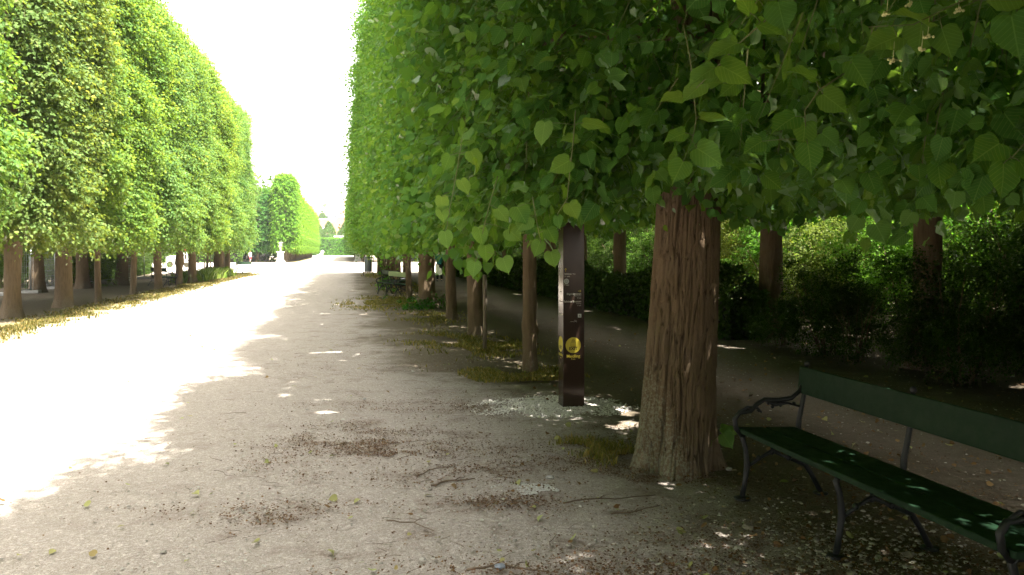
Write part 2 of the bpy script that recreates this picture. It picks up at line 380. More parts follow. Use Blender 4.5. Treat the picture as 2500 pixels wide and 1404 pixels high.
def crown_pts(rng, n, hu, hv, z0, z1, weights, lump=0.3, topf=0.72, seed=0, exp=0.28, dome=0.35, base=0.86, taper=0.10):
    """weights: -x, +x, -y, +y, bottom, top, inside"""
    wts = np.array(weights, float); wts /= wts.sum(); k = rng.choice(7, n, p=wts)
    a = rng.uniform(-1, 1, n); b = rng.uniform(-1, 1, n); t = rng.uniform(0, 1, n)
    x = np.where(k == 0, -1.0, np.where(k == 1, 1.0, a)); y = np.where(k == 2, -1.0, np.where(k == 3, 1.0, b))
    pw = 5.0; r = (np.abs(x) ** pw + np.abs(y) ** pw) ** (1 / pw)
    sidek = k < 4
    fx = np.where(sidek, x / np.maximum(r, 1e-6), x); fy = np.where(sidek, y / np.maximum(r, 1e-6), y)
    t = np.where(k == 4, 0.0, np.where(k == 5, 1.0, t))
    q = np.minimum(1, np.maximum(np.abs(fx), np.abs(fy)))
    def prof(t):
        s = base + (1 - base) * np.clip(t / 0.16, 0, 1) ** 0.7
        s = s * (1 - taper * t)
        return s * np.where(t > topf, np.sqrt(np.maximum(0.03, 1 - ((t - topf) / (1.02 - topf)) ** 2.2)), 1.0)
    zt = np.where(k == 5, topf + (1 - topf) * np.sqrt(np.maximum(0, 1 - q ** 3)), t)
    s = np.where(k == 5, prof(np.minimum(zt, 0.97)) * 0 + 0.92, prof(t))
    ins = np.where(k == 6, 0.9, 1.0)
    px = fx * hu * s * ins; py = fy * hv * s * ins; pz = z0 + (z1 - z0) * zt
    pz = pz + np.where(k == 4, dome * (1 - q ** 2), 0)
    nx = np.sign(fx) * np.abs(fx) ** 3 / hu; ny = np.sign(fy) * np.abs(fy) ** 3 / hv; nz = np.where(zt > topf, 1.2 * (zt - topf) / (1 - topf), 0.0)
    N = nrm(np.stack([nx * 2, ny * 2, nz + 1e-3], 1))
    N[k == 4] = nrm(np.stack([fx * 0.5, fy * 0.5, -np.ones(n)], 1))[k == 4]
    N[k == 6] = nrm(rng.normal(0, 1, (n, 3)))[k == 6]
    Pp = np.stack([px, py, pz], 1)
    d = lump * noise(Pp * 0.75 + seed * 17.3) + lump * 0.6 * noise(Pp * 2.1 + seed * 9.1) - rng.exponential(exp, n)
    d = np.where(k == 6, 0, np.maximum(d, -1.4))
    Pp = Pp + N * d[:, None]
    Pp -= np.where(k == 4, 0, 1)[:, None] * np.array([0, 0, 0.0])
    return Pp, N

def foliage_mesh(name, rng, pts, nors, mats, lod=None, cull=None, tw=True, **kw):
    hs_ = kw.pop('holes', 0); hthr = 0.12 if hs_ == 9.7 else 0.76 if 7 < hs_ < 12 else 0.84
    pos, tip, nor, sz, rnd, S, E = twig_leaves(rng, pts, nors, **kw)
    if hs_:                                   # gaps carved along the sun direction so that dapples reach the ground
        def gap(p):
            q = np.stack([p[:, 0] - SU * p[:, 2], p[:, 1] - SV * p[:, 2], p[:, 0] * 0 + hs_], 1)
            return (noise(q * np.array([3.0, 3.0, 1])) + 0.35 * noise(q * np.array([7, 7, 1])) + 0.35 * noise(q * np.array([.7, .7, 1])) > hthr)
        kq = ~gap(pos); pos, tip, nor, sz, rnd = pos[kq], tip[kq], nor[kq], sz[kq], rnd[kq]
        kq = ~gap(S) & ~gap(E); S, E = S[kq], E[kq]
    if cull is not None:
        keep = cull(pos); pos, tip, nor, sz, rnd = pos[keep], tip[keep], nor[keep], sz[keep], rnd[keep]
    parts = []
    if lod is None: parts.append((leaves(LOW, pos, tip, nor, sz, rnd), 0))
    else:
        D = lod(pos)
        for tm, lo, hi, mi in ((HI, 0, 5.2, 1), (MID, 5.2, 14, 0), (LOW, 14, 1e9, 0)):
            kq = (D >= lo) & (D < hi)
            if tm is HI:
                bite = kq & (rng.rand(len(kq)) < 0.35); kq = kq & ~bite
                if bite.any(): parts.append((leaves(HI2, pos[bite], tip[bite], nor[bite], sz[bite], rnd[bite]), mi))
            if kq.any(): parts.append((leaves(tm, pos[kq], tip[kq], nor[kq], sz[kq], rnd[kq]), mi))
    if tw:
        if cull is not None: kk = cull(S) & cull(E); S, E = S[kk], E[kk]
        parts.append((strips(S, E, 0.0022 if lod is None else 0.0032), len(mats) - 1))
    V, T, a, uv, mi = join(parts)
    return raw_mesh(name, V, tris=T, attr=a, uvp=uv if lod is not None else None, mats=mats, midx=mi, smooth=lod is not None)

# ------------------------------------------------------------ trunks
def trunk_mesh(name, rng, h, r0, r1, flare=1.35, lean=(0, 0), bend=0.04, seg=20, rings=26, lumps=0.03, limbs=8, burl=None, z0=2.2, crownh=(2.0, 2.0), mat='bark'):
    seed = rng.rand() * 50
    zs = np.concatenate([np.linspace(-0.06, 1.0, rings // 2), np.linspace(1.0, h, rings // 2 + 1)[1:]])
    ph = np.arange(seg) * 2 * PI / seg; V = []
    for z in zs:
        t = max(0, z) / h; r = r0 * (1 - t) + r1 * t; r *= 1 + (flare - 1) * math.exp(-max(0, z) / 0.22)
        cx = lean[0] * z + bend * math.sin(z * 0.9 + seed); cy = lean[1] * z + bend * math.cos(z * 0.7 + seed)
        q = np.stack([np.cos(ph) * 2, np.sin(ph) * 2, np.full(seg, z * 1.3)], 1) + seed
        rr = r * (1 + lumps * 4 * noise(q) + lumps * 2 * noise(q * 3) + 0.16 * math.exp(-max(0, z) / 0.15) * np.sin(ph * 5 + seed))
        if burl:
            for bz, ba, bs in burl: rr = rr + bs * np.exp(-((z - bz) / 0.09) ** 2) * np.exp(-(np.angle(np.exp(1j * (ph - ba))) / 0.9) ** 2)
        V.append(np.stack([cx + rr * np.cos(ph), cy + rr * np.sin(ph), np.full(seg, z)], 1))
    nr = len(zs); V = np.concatenate(V); Q = []
    i, k = np.meshgrid(np.arange(nr - 1), np.arange(seg), indexing='ij')
    Q = np.stack([i * seg + k, i * seg + (k + 1) % seg, (i + 1) * seg + (k + 1) % seg, (i + 1) * seg + k], -1).reshape(-1, 4)
    mb = MB(); mb.add([tuple(p) for p in V], [tuple(q) for q in Q])
    return mb
def add_limbs(mb, rng, h, r0, n, z0, hu, hv, lean=(0, 0), sub=3):
    for j in range(n):
        z = z0 + (h - z0 - 1.5) * (j + rng.rand()) / n; a = rng.rand() * 2 * PI; L = rng.uniform(0.75, 0.95)
        e = Vector((math.cos(a) * hu * L, math.sin(a) * hv * L, 0)); c = Vector((lean[0] * z, lean[1] * z, z)); up = rng.uniform(0.2, 1.0)
        p = [c, c + e * 0.35 + Vector((0, 0, up * 0.5)), c + e * 0.7 + Vector((rng.uniform(-.2, .2), rng.uniform(-.2, .2), up * 0.8)), c + e + Vector((0, 0, up * 0.75))]
        r = r0 * rng.uniform(0.22, 0.38) * (1 - 0.5 * z / h)
        mb.tube(p, [r, r * 0.75, r * 0.45, r * 0.12], 6)
        for q in range(sub):
            f = rng.uniform(0.35, 0.9); s = p[0].lerp(p[3], f); s.z = p[1].z + (p[3].z - p[1].z) * f
            d = Vector((rng.uniform(-1, 1), rng.uniform(-1, 1), rng.uniform(-0.5, 0.7))).normalized() * rng.uniform(0.5, 1.0)
            mb.tube([s, s + d * 0.5 + Vector((0, 0, .05)), s + d], [r * 0.35, r * 0.22, r * 0.06], 5)

def hero_trunk(rng):
    seg, R0 = 380, 0.262
    zs = np.concatenate([np.linspace(-0.05, 2.7, 560), np.linspace(2.7, 10.4, 90)[1:]]); ph = np.arange(seg) * 2 * PI / seg
    Z, PH = np.meshgrid(zs, ph, indexing='ij'); Z = Z.ravel(); PH = PH.ravel(); zc = np.maximum(Z, 0)
    r = np.interp(zc, [0, 0.5, 1.0, 2.0, 3, 10.4], [0.262, 0.258, 0.252, 0.236, 0.215, 0.05])
    fl = np.exp(-zc / 0.17)
    root = fl * (0.022 + 0.045 * np.cos(PH * 4 + 0.9 + 0.6 * np.sin(PH * 2)) + 0.03 * np.cos(PH * 7 + 2.0)) + 0.03 * np.exp(-zc / 0.5)
    big = 0.012 * noise(np.stack([np.cos(PH) * 1.4, np.sin(PH) * 1.4, Z * 0.8], 1))
    wx = 0.5 * noise(np.stack([np.cos(PH) * 2.5, np.sin(PH) * 2.5, Z * 2.2], 1) + 5)
    q = np.stack([np.cos(PH + wx * 0.11) * 9, np.sin(PH + wx * 0.11) * 9, Z * 1.6 + 0.3 * wx], 1)
    a = np.abs(noise(q * 1.25 + 11)); b = np.abs(noise(q * 2.1 + 31))
    gr = np.clip(np.minimum(a / 0.17, 0.1 + b / 0.2), 0, 1); gr = gr * gr * (3 - 2 * gr)
    # short horizontal cracks between ridges
    cr = np.abs(noise(np.stack([np.cos(PH) * 5, np.sin(PH) * 5, Z * 13], 1) + 3)); cr = np.clip(cr / 0.08, 0.35, 1)
    fine = 0.0035 * noise(np.stack([np.cos(PH) * 24, np.sin(PH) * 24, Z * 22], 1)) + 0.0018 * noise(np.stack([np.cos(PH) * 60, np.sin(PH) * 60, Z * 90], 1))
    g = gr * (0.7 + 0.3 * cr)
    rr = r + root + big + 0.020 * (g - 0.75) + fine
    lx = 0.055 * zc; ly = 0.0 * zc
    V = np.stack([lx + rr * np.cos(PH), ly + rr * np.sin(PH), Z], 1); nr = len(zs)
    i, k = np.meshgrid(np.arange(nr - 1), np.arange(seg), indexing='ij')
    Q = np.stack([i * seg + k, i * seg + (k + 1) % seg, (i + 1) * seg + (k + 1) % seg, (i + 1) * seg + k], -1).reshape(-1, 4)
    return raw_mesh('trunk', V, quads=Q, smooth=True, attr=g, mats=[M['barkhi']])

# ------------------------------------------------------------ the trees
rng = np.random.RandomState(11)
HUR, HVR = 1.72, 2.35
LM = [M['leaf'], M['twig']]
def crown_variant(seed, ntw, hu, hv, z0, z1, wts, **kw):
    r = np.random.RandomState(seed); ck = {k: kw.pop(k) for k in list(kw) if k in ('lump', 'topf', 'exp', 'dome', 'base', 'taper')}
    p, n = crown_pts(r, ntw, hu, hv, z0, z1, wts, seed=seed, **ck)
    return foliage_mesh('crown', r, p, n, LM, **kw)
WSIDE = (44, 30, 18, 18, 16, 14, 10)
R_VAR = [crown_variant(100 + i, 7600, HUR, HVR, 2.2, 10.9 + 0.25 * i, (46, 16, 10, 12, 16, 14, 6), taper=0.22, holes=1.5 + i) for i in range(3)]
L_VAR = [crown_variant(200 + i, 8200, 1.45, 2.1, 2.25, 11.0 + 0.2 * i, (12, 46, 26, 22, 12, 14, 10), size=(0.08, 0.13), lump=0.5, nj=0.32, vj=0.06) for i in range(4)]
D_VAR = [crown_variant(300 + i, 4600, 2.5, 2.4, 3.4, 11.5, (30, 18, 20, 14, 30, 20, 12), size=(0.11, 0.16), holes=7.5 + i) for i in range(2)]
F_VAR = [crown_variant(400 + i, 3000, 1.7, 2.3, 1.9, 11.0 + 0.3 * i, (30, 40, 30, 16, 8, 14, 4), size=(0.17, 0.26), L=(0.4, 0.9)) for i in range(2)]

def tree(name, label, loc, crown, r0, r1=None, h=9.5, z0=2.2, hu=2.0, hv=2.3, lean=(0, 0), flare=1.35, tint=(1, 1, 1), sc=(1, 1, 1), flip=0, group=None, limbs=7, seg=18, burl=None, hero=False, bend=0.04, lumps=0.03):
    t = thing(name, label, 'tree', loc, TH, group)
    if hero:
        tr = link('trunk', hero_trunk(rng), t)
        mb = MB(); add_limbs(mb, rng, h, r0, 16, z0, hu, hv, (0.055, 0), 6); mb.build('limbs', M['bark'], t, True)
    else:
        mb = trunk_mesh('trunk', rng, h, r0, r1 or r0 * 0.45, flare, lean, seg=seg, burl=burl, bend=bend, lumps=lumps)
        if limbs: add_limbs(mb, rng, h, r0, limbs, z0, hu, hv, lean)
        mb.build('trunk', M['bark'], t, True)
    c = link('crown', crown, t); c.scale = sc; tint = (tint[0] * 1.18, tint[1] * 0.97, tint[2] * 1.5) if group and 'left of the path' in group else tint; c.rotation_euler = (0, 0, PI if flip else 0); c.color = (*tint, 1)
    return t

# right row, nearest first: (photo px, py of the foot, trunk radius ...)
CAML = None
def local_cam(loc):
    dx, dy = -loc[0], -loc[1]; return np.array([dx * CT + dy * ST, -dx * ST + dy * CT, H])
def hero_crown(seed, loc, ntw, z0f, cullf=None, **kw):
    r = np.random.RandomState(seed); cl = local_cam(loc)
    p, n = crown_pts(r, ntw, HUR, HVR, 1.95, 11.0, (46, 16, 12, 12, 18, 14, 6), seed=seed, lump=0.3, taper=0.22)
    # more twigs low down on the side towards the avenue, where the fringe hangs
    def cull(q):
        d = np.linalg.norm(q - cl, axis=1)
        X = (q[:, 0] * CT - q[:, 1] * ST) + loc[0]; Y = (q[:, 0] * ST + q[:, 1] * CT) + loc[1]
        u, v = UV(X, Y)
        zmin = np.interp(u, [0.95, 1.3, 1.7], [1.60, 1.86, 2.03]); zmin = np.where(v < 3.7, 1.90, zmin)
        ok = (Y < 0.15) | ((q[:, 2] - 1.65) > 0.36 * Y + 0.05) | (X > 0.72 * Y) | (X < -0.1 * Y) | (Y > np.interp(X / np.maximum(Y, .15), [-.1, 0.08, 0.23, 0.38, 0.64], [4.2, 4.0, 3.4, 2.9, 2.6]))
        ok &= (u > 0.36) | (v > 12)
        return ok & (d > 0.5) & (q[:, 2] > zmin + 0.26 * noise(q * 1.3) + 0.16 * noise(q * 3.1))
    return foliage_mesh('crown', r, p, n, [M['leaf'], M['leafhi'], M['twig']], lod=lambda q: np.linalg.norm(q - cl, axis=1), cull=cull, holes=0 if seed == 22 else seed * .7, **kw)

loc_main = G(1648, 1135)
ROW = [(G(1298, 905), 0.105, 1.0), (G(1163, 820), 0.155, 1.0), (G(1103, 780), 0.125, 1.0), (G(1045, 750), 0.235, 1.0), (G(998, 729), 0.10, 1.0)]
GR = 'clipped lindens in the row right of the path'
tree('linden_tree', 'largest linden, thick ridged brown trunk right in front beside the green bench', loc_main, hero_crown(21, loc_main, 10000, None), 0.26, h=10, hu=1.9, hv=2.2, z0=2.3, hero=True, group=GR)
l0 = A(2.2, 1.3)
tree('linden_tree', 'nearest linden overhanging the camera, only low leafy boughs seen at top right', l0, hero_crown(22, l0, 9500, None), 0.2, group=GR)
l2 = ROW[0][0]
tree('linden_tree', 'slim knobbly linden with burls and pale lichen just left of the brown sign pillar', l2, hero_crown(23, l2, 8500, None), 0.095, 0.06, lean=(0.01, 0.012), flare=1.15, group=GR, burl=[(0.55, 0.0, 0.035), (0.95, 0.4, 0.03), (1.45, 0.0, 0.05), (0.62, 3.0, 0.02), (1.5, 3.2, 0.03)], seg=28, tint=(1.25, 1.2, 1.2))  # crown tint raised to brighten its under-lit side
labs = ['linden with grey flaking trunk and a wooden stake leaning beside it', 'smooth slender linden between the staked trunk and the thick ivy-footed one',
        'thick dark linden with ivy sprouting around its foot beyond the benches', 'thin pale linden standing right in front of the iron benches']
for i, lb in enumerate(labs):
    loc, r0, _ = ROW[i + 1]
    tree('linden_tree', lb, loc, R_VAR[i % 3] if i else hero_crown(24, loc, 8000, None), r0, r0 * 0.6, lean=(0, 0.01) if i != 0 else (-0.01, 0), tint=(1.28, 1.24, 1.25), flip=0, group=GR, flare=1.5 if i == 2 else 1.2)  # raised crown tints stand in for more light on the avenue face
far_r = [(972, 0.18), (953, 0.13), (942, 0.16), (932, 0.15), (922, 0.14), (912, 0.2), (906, 0.15)]
for i, (px, r0) in enumerate(far_r):
    v = 32.0 + 4.2 * i; loc = A(2.45, v)
    lb = ['brown linden standing close behind the iron benches', 'ivy-clad linden with small leaves sprouting on its trunk', 'narrow grey linden two trunks before the litter bin'][i] if i < 3 else 'distant linden near the bin at the far end of the right row'
    tree('linden_tree', lb, loc, R_VAR[(i + 1) % 3], r0, tint=(1.25, 1.2, 1.2), flip=0, group=GR, limbs=4)  # far crowns lightened by tint, in place of stronger light
for v in (-3.0, -7.3, -11.6, -15.8):
    tree('linden_tree', 'linden in the right row behind the camera', A(2.1 if v == -3.0 else 2.4, v), R_VAR[int(abs(v)) % 3], 0.2, group=GR, limbs=0)
# second right row inside the low hedge
GR2 = 'dark trunks of the second row behind the low hedge'
v = -15.4; k = 0
lab2 = {9.8: 'broad black trunk in deep shade above the bench backrest, second row', 14.0: 'dark straight trunk right of the big linden, rising from the low hedge', 22.4: 'dark trunk between the sign pillar and the big linden, behind the hedge'}
while v < 57:
    lb = next((s for q, s in lab2.items() if abs(q - v) < 0.3), 'shaded tree of the second row behind the low hedge, mostly hidden')
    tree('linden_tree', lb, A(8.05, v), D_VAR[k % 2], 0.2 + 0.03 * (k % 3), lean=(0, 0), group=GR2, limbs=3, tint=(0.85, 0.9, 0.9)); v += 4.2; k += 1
# third row, added to close the wood's roof and shade what lies below
for i in range(7):
    tree('woodland_tree', 'tall woodland tree added to deepen the shade at the right', A(13.6 + (i % 2), -16 + 4.0 * i), D_VAR[i % 2], 0.2, group='shade trees added over the right wood', limbs=3, tint=(0.8, 0.9, 0.8))

# left row
GL = 'clipped trees in the row left of the path'
left = [(-7.9, 11.0, 0.22, 'clipped tree out of sight at the near left', (0.95, 1, 0.9), 0),
        (-7.9, 15.3, 0.22, 'bright green linden crown at the left edge of the photo, trunk out of frame', (1.12, 1.12, 0.9), 1)]
for v in (6.8, 2.6, -1.6, -5.8, -10.0, -14.2): left.append((-7.9, v, 0.22, 'tree of the left row beside the camera, out of sight', (1, 1, 0.9), int(abs(v)) % 4))
for a in left: tree('linden_tree', a[3], A(a[0], a[1]), L_VAR[a[5]], a[2], tint=a[4], group=GL, hu=1.3)
L = [(35, 775, 0.235, 'leftmost visible trunk, crown tinged brown and rust coloured', (1.2, 0.98, 0.85), 2, (0, 0)),
     (158, 750, 0.27, 'thick flared trunk in the left row under yellow-green foliage', (1.2, 1.1, 0.75), 3, (0, 0)),
     (243, 735, 0.11, 'thin trunk leaning slightly left, third visible in the left row', (1.2, 1.15, 0.8), 0, (-0.02, 0)),
     (328, 716, 0.135, 'medium straight trunk in front of the wire fence panels', (1.1, 1.08, 0.95), 1, (0, 0)),
     (386, 706, 0.19, 'left row tree with the dark bench at its foot', (1.15, 1.1, 0.9), 2, (0, 0)),
     (434, 694, 0.19, 'swollen crooked trunk right behind the dark bench', (1.15, 1.1, 0.9), 3, (0.04, 0)),
     (468, 690, 0.24, 'stout dark trunk just right of the crooked one', (1.3, 1.18, 0.75), 0, (-0.01, 0)),]
for i, (px, py, r0, lb, tint, vi, ln) in enumerate(L):
    tree('linden_tree', lb, G(px, py), L_VAR[vi], r0 * .85, r0 * 0.58, lean=ln, tint=tint, group=GL, hu=1.3, flare=1.35 if r0 > 0.2 else 1.15, burl=[(1.0, 2.5, 0.12), (1.05, 0.2, 0.10)] if i == 5 else None, seg=22)
for i, (v, lb) in enumerate([(46.5, 'slender tree among the stakes in the left row'), (51.0, 'left row tree behind the planting stakes'), (55.3, 'broad double trunk near the far end of the left row'), (59.3, 'last tree of the left row beside the far bench')]):
    tree('linden_tree', lb, A(-8.05, v), L_VAR[i % 4], (0.07, 0.08, 0.34, 0.26)[i], tint=((1.2, 1.15, 0.8), (1.1, 1.1, 0.9), (0.95, 1.0, 0.9), (1.05, 1.05, 0.9))[i], sc=(1, 1, 1.02), group=GL, hu=1.3)
GL2 = 'trees of the shaded second row behind the left row'
for i, (px, Yd) in enumerate([(-260, 21), (-60, 25), (92, 31.5), (200, 35), (312, 46), (300, 38.5), (250, 46), (215, 52)]):
    tree('woodland_tree', 'shaded tree of the second row at the left' if i not in (2, 4) else ('dark trunk with a small pale tag, behind the leftmost tree' if i == 2 else 'thick grey trunk beyond the wire fence'), ((px - 1250) * Yd / F, Yd, 0), D_VAR[i % 2], 0.26, flip=i % 2, group=GL2, limbs=3, tint=(0.95, 1, 0.9))

# blocks beyond the crossing
GF = 'clipped trees beyond the crossing'
LB = {0: 'front row tree of the far left block, tall pointed crown behind the urn', 1: 'far left block, tree wall stretching away from the urn'}
for j in range(21):
    v = 121 + 4.7 * j
    t = tree('linden_tree', LB[0] if j == 0 else 'tree in the clipped wall of the far left block', A(-8.3, v), F_VAR[j % 2], 0.28, tint=(1.3, 1.2, 0.6), sc=(1, 1.08, 1.17 if j == 0 else 0.95 + 0.03 * (j % 3)), group=GF, limbs=0, seg=10)
    t2 = tree('linden_tree', 'tree in the clipped wall of the far right block', A(3.0, v), F_VAR[(j + 1) % 2], 0.28, sc=(1.15, 1.08, 1.0), flip=1, group=GF, limbs=0, seg=10)
for j in range(14):
    tree('linden_tree', 'shaded front tree at the left side of the crossing', A(-12.3 - 4.3 * j, 122), F_VAR[j % 2], 0.28, tint=(0.75, 0.85, 0.8), sc=(1.35, 1, 0.98), group='front trees of the far left block', limbs=0, seg=10)  # front crowns on both sides tinted darker to look shaded
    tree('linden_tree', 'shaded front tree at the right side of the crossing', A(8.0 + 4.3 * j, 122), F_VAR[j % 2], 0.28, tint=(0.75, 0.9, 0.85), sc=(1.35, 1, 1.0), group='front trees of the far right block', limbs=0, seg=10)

# ------------------------------------------------------------ hedges and undergrowth
def hedge(name, label, p0, p1, width, h, nleaf, size, core=True, mat='leafdark', tint=(1, 1, 1), kind=None, z0=0.05):
    """clipped hedge from p0 to p1 (world xy)"""
    r = np.random.RandomState(int(abs(p0[0] * 31 + p1[1] * 17)) % 9999); L = math.hypot(p1[0] - p0[0], p1[1] - p0[1]); a = math.atan2(p1[1] - p0[1], p1[0] - p0[0])
    t = thing(name, label, 'hedge', (p0[0], p0[1], 0), a)
    wts = np.array([h, h, width * 1.2, 0.1]); k = r.choice(4, nleaf, p=wts / wts.sum())
    x = r.uniform(0, L, nleaf); y = np.where(k == 0, -width / 2, np.where(k == 1, width / 2, r.uniform(-width / 2, width / 2, nleaf)))
    z = np.where(k == 2, h, r.uniform(z0, h, nleaf)); x = np.where(k == 3, np.where(r.rand(nleaf) > .5, 0, L), x)
    N = np.zeros((nleaf, 3)); N[:, 1] = np.where(k == 0, -1, np.where(k == 1, 1, 0)); N[:, 2] = np.where(k == 2, 1, 0.1)
    Pq = np.stack([x, y, z], 1); Pq += N * (0.20 * noise(Pq * 1.3)[:, None] + 0.05 * noise(Pq * 5)[:, None] - r.exponential(0.07, nleaf)[:, None])
    if h < 1.5: Pq[:, 2] *= 1 + 0.22 * noise(np.stack([x * .7, x * 0, x * 0], 1)) + 0.1 * noise(np.stack([x * 2.5, y * 2, x * 0], 1))
    tip = N * 0.5 + r.normal(0, 0.6, (nleaf, 3)); nor = N + np.array([0, 0, 0.5]) + r.normal(0, 0.5, (nleaf, 3))
    V, T, a_, uv = leaves(LOW, Pq, tip, nor, r.uniform(*size, nleaf), np.clip(r.normal(0.45, 0.2, nleaf), 0.01, .99))
    o = link('foliage', raw_mesh('foliage', V, tris=T, attr=a_, mats=[M[mat]]), t); o.color = (*tint, 1)
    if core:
        mb = MB(); mb.box((L / 2, 0, h * (0.4 if h < 1.5 else .48) - 0.1), (L - 0.2, width - 0.34, h * (0.8 if h < 1.5 else .96) - 0.2)); mb.build('dark_core', M['core'], t)  # opaque dark box added inside, standing in for the hedge's dark interior
    return t
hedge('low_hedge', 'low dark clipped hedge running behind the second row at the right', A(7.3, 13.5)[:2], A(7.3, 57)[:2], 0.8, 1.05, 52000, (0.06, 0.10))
hedge('low_hedge', 'low hedge in the wood at the left behind the wire fence', G(170, 697)[:2], G(352, 668)[:2], 1.0, 1.25, 26000, (0.07, 0.12), tint=(1.5, 1.5, 1.3))
hedge('tall_hedge', 'tall bright green hedge closing the far end of the avenue', A(-22, 268)[:2], A(20, 268)[:2], 2.0, 5.6, 16000, (0.35, 0.55), mat='leaf', tint=(1.1, 1.15, 0.8))
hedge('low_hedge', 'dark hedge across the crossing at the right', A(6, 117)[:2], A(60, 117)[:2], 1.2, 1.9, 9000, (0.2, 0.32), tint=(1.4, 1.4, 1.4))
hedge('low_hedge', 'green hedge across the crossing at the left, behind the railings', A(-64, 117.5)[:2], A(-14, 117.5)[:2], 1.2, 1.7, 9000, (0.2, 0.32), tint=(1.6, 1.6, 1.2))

def shrub_mesh(seed, n, rad, h, size):
    r = np.random.RandomState(seed); c = r.normal(0, 1, (26, 3)) * np.array([rad * .5, rad * .5, h * 0.22]) + np.array([0, 0, h * 0.52])
    k = r.randint(0, 26, n); rr = r.uniform(0.3, 0.8, 26)
    S = c[k] + nrm(r.normal(0, 1, (n, 3))) * (rr[k] * r.uniform(0.5, 1, n) ** 0.4)[:, None]; S[:, 2] = np.abs(S[:, 2])
    N = nrm(S - np.array([0, 0, h * 0.35]))
    me = foliage_mesh('foliage', r, S, N, [M['shrub'], M['twig']], nl=7, L=(0.25, 0.5), size=size, down=0.25)
    st = MB()
    for i in range(9):
        a = r.rand() * 6.28; b = Vector((math.cos(a) * 0.25, math.sin(a) * 0.25, 0)); e = Vector((math.cos(a) * rad * r.uniform(.4, .9), math.sin(a) * rad * r.uniform(.4, .9), h * r.uniform(0.65, 0.95)))
        m = b.lerp(e, 0.5) + Vector((r.uniform(-.15, .15), r.uniform(-.15, .15), 0.3)); st.tube([b, m, e], [0.035, 0.022, 0.006], 6)
    return me, st
W_VAR = crown_variant(350, 3000, 2.6, 2.4, 3.6, 11.5, (30, 18, 20, 14, 30, 20, 12), size=(0.10, 0.16), holes=9.7)
SH = [shrub_mesh(500 + i, 1900, 1.7, 2.9 + 0.4 * i, (0.05, 0.09)) for i in range(3)]
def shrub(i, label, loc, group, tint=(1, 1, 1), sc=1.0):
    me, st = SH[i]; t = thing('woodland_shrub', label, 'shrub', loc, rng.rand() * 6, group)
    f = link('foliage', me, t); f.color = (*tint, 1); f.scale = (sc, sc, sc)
    if not st.__dict__.get('me'):
        o = st.build('stems', M['bark'], t, True); st.me = o.data
    else: o = link('stems', st.me, t)
    o.scale = (sc, sc, sc)
k = 0
for v in np.arange(1, 58, 2.9):
    for row, uu in enumerate((11.6, 14.6, 18.5)):
        if row == 2 and k % 2: pass
        sun_tint = 13.5 < v < 30  # sun and shade put into leaf tints: bright in this stretch, dark elsewhere
        shrub(k % 3, 'thin-stemmed woodland shrub behind the low hedge at the right' if not (sun_tint and row == 0) else 'yellow-green shrub tinted as if sunlit behind the low hedge', A(uu + rng.uniform(-.6, .6), v + rng.uniform(-.8, .8)), 'shrubs of the right wood', tint=tuple(q * rng.uniform(.6, 1.25) for q in (1.7, 1.5, 1.1)) if sun_tint else (0.6, 0.66, 0.55), sc=0.85 + 0.3 * row); k += 1
for i, px in enumerate(list(range(-60, 240, 26)) + list(range(-60, 320, 38)) + list(range(-40, 330, 42))):
    Yd = 36 + 2.5 * (i % 3) if i < 12 else 52 + 2 * (i % 3) if i < 22 else 62 + 2 * (i % 2)
    shrub(k % 3, 'leafy shrub in the wood behind the left row', ((px - 1250) * Yd / F, Yd, 0), 'shrubs of the left wood', tint=(1.3, 1.3, 0.9) if i % 4 == 1 else (.9, .95, .8), sc=(0.75, 1.2, 1.5)[0 if i < 12 else 1 if i < 22 else 2]); k += 1
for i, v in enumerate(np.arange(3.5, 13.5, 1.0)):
    shrub(i % 3, 'low loose shrub tinted dark as in deep shade beyond the near bench', A(7.6 + rng.uniform(-.3, .6), v), 'low dark shrubs at the right', tint=(0.45, 0.52, 0.42), sc=0.30 + 0.06 * (i % 3))  # deep shade painted into these shrubs by a dark leaf tint
for i in range(9):
    tree('woodland_tree', 'open-crowned woodland tree added to cast broken shade over the right wood', A(13.8 + (i % 2), 12 + 5.6 * i), W_VAR, 0.16, group='shade trees added over the right wood', limbs=3)  # extra trees put in to break up the sunlight on the shrubs
# far woods closing the view on both sides
def woods(name, x0, x1, y0, y1, n, h, seed, tint, hb=0.0):
    r = np.random.RandomState(seed); S = np.stack([r.uniform(x0, x1, n), r.uniform(y0, y1, n), r.uniform(hb, h, n)], 1)
    S[:, 2] *= 1 + 0.12 * noise(S * np.array([0.25, 0.25, 0]))
    V, T, a, uv = leaves(LOW, S, r.normal(0, 1, (n, 3)), r.normal(0, 1, (n, 3)) + np.array([0, 0, 1.0]), r.uniform(0.3, 0.6, n), np.clip(r.normal(.45, .2, n), .01, .99))
    o = link(name, raw_mesh(name, V, tris=T, attr=a, mats=[M['shrub']])); o.color = (*tint, 1)
    o.location = (0, 0, 0); o.rotation_euler = (0, 0, TH); return tag(o, kind='stuff')
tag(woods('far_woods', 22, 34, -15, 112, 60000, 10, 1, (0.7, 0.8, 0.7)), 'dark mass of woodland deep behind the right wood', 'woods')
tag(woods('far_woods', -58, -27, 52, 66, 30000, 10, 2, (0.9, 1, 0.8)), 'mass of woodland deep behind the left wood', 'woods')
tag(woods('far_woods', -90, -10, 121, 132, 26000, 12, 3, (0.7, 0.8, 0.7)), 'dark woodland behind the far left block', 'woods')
tag(woods('far_woods', 6, 90, 121, 132, 26000, 12, 4, (0.7, 0.8, 0.7)), 'dark woodland behind the far right block', 'woods')

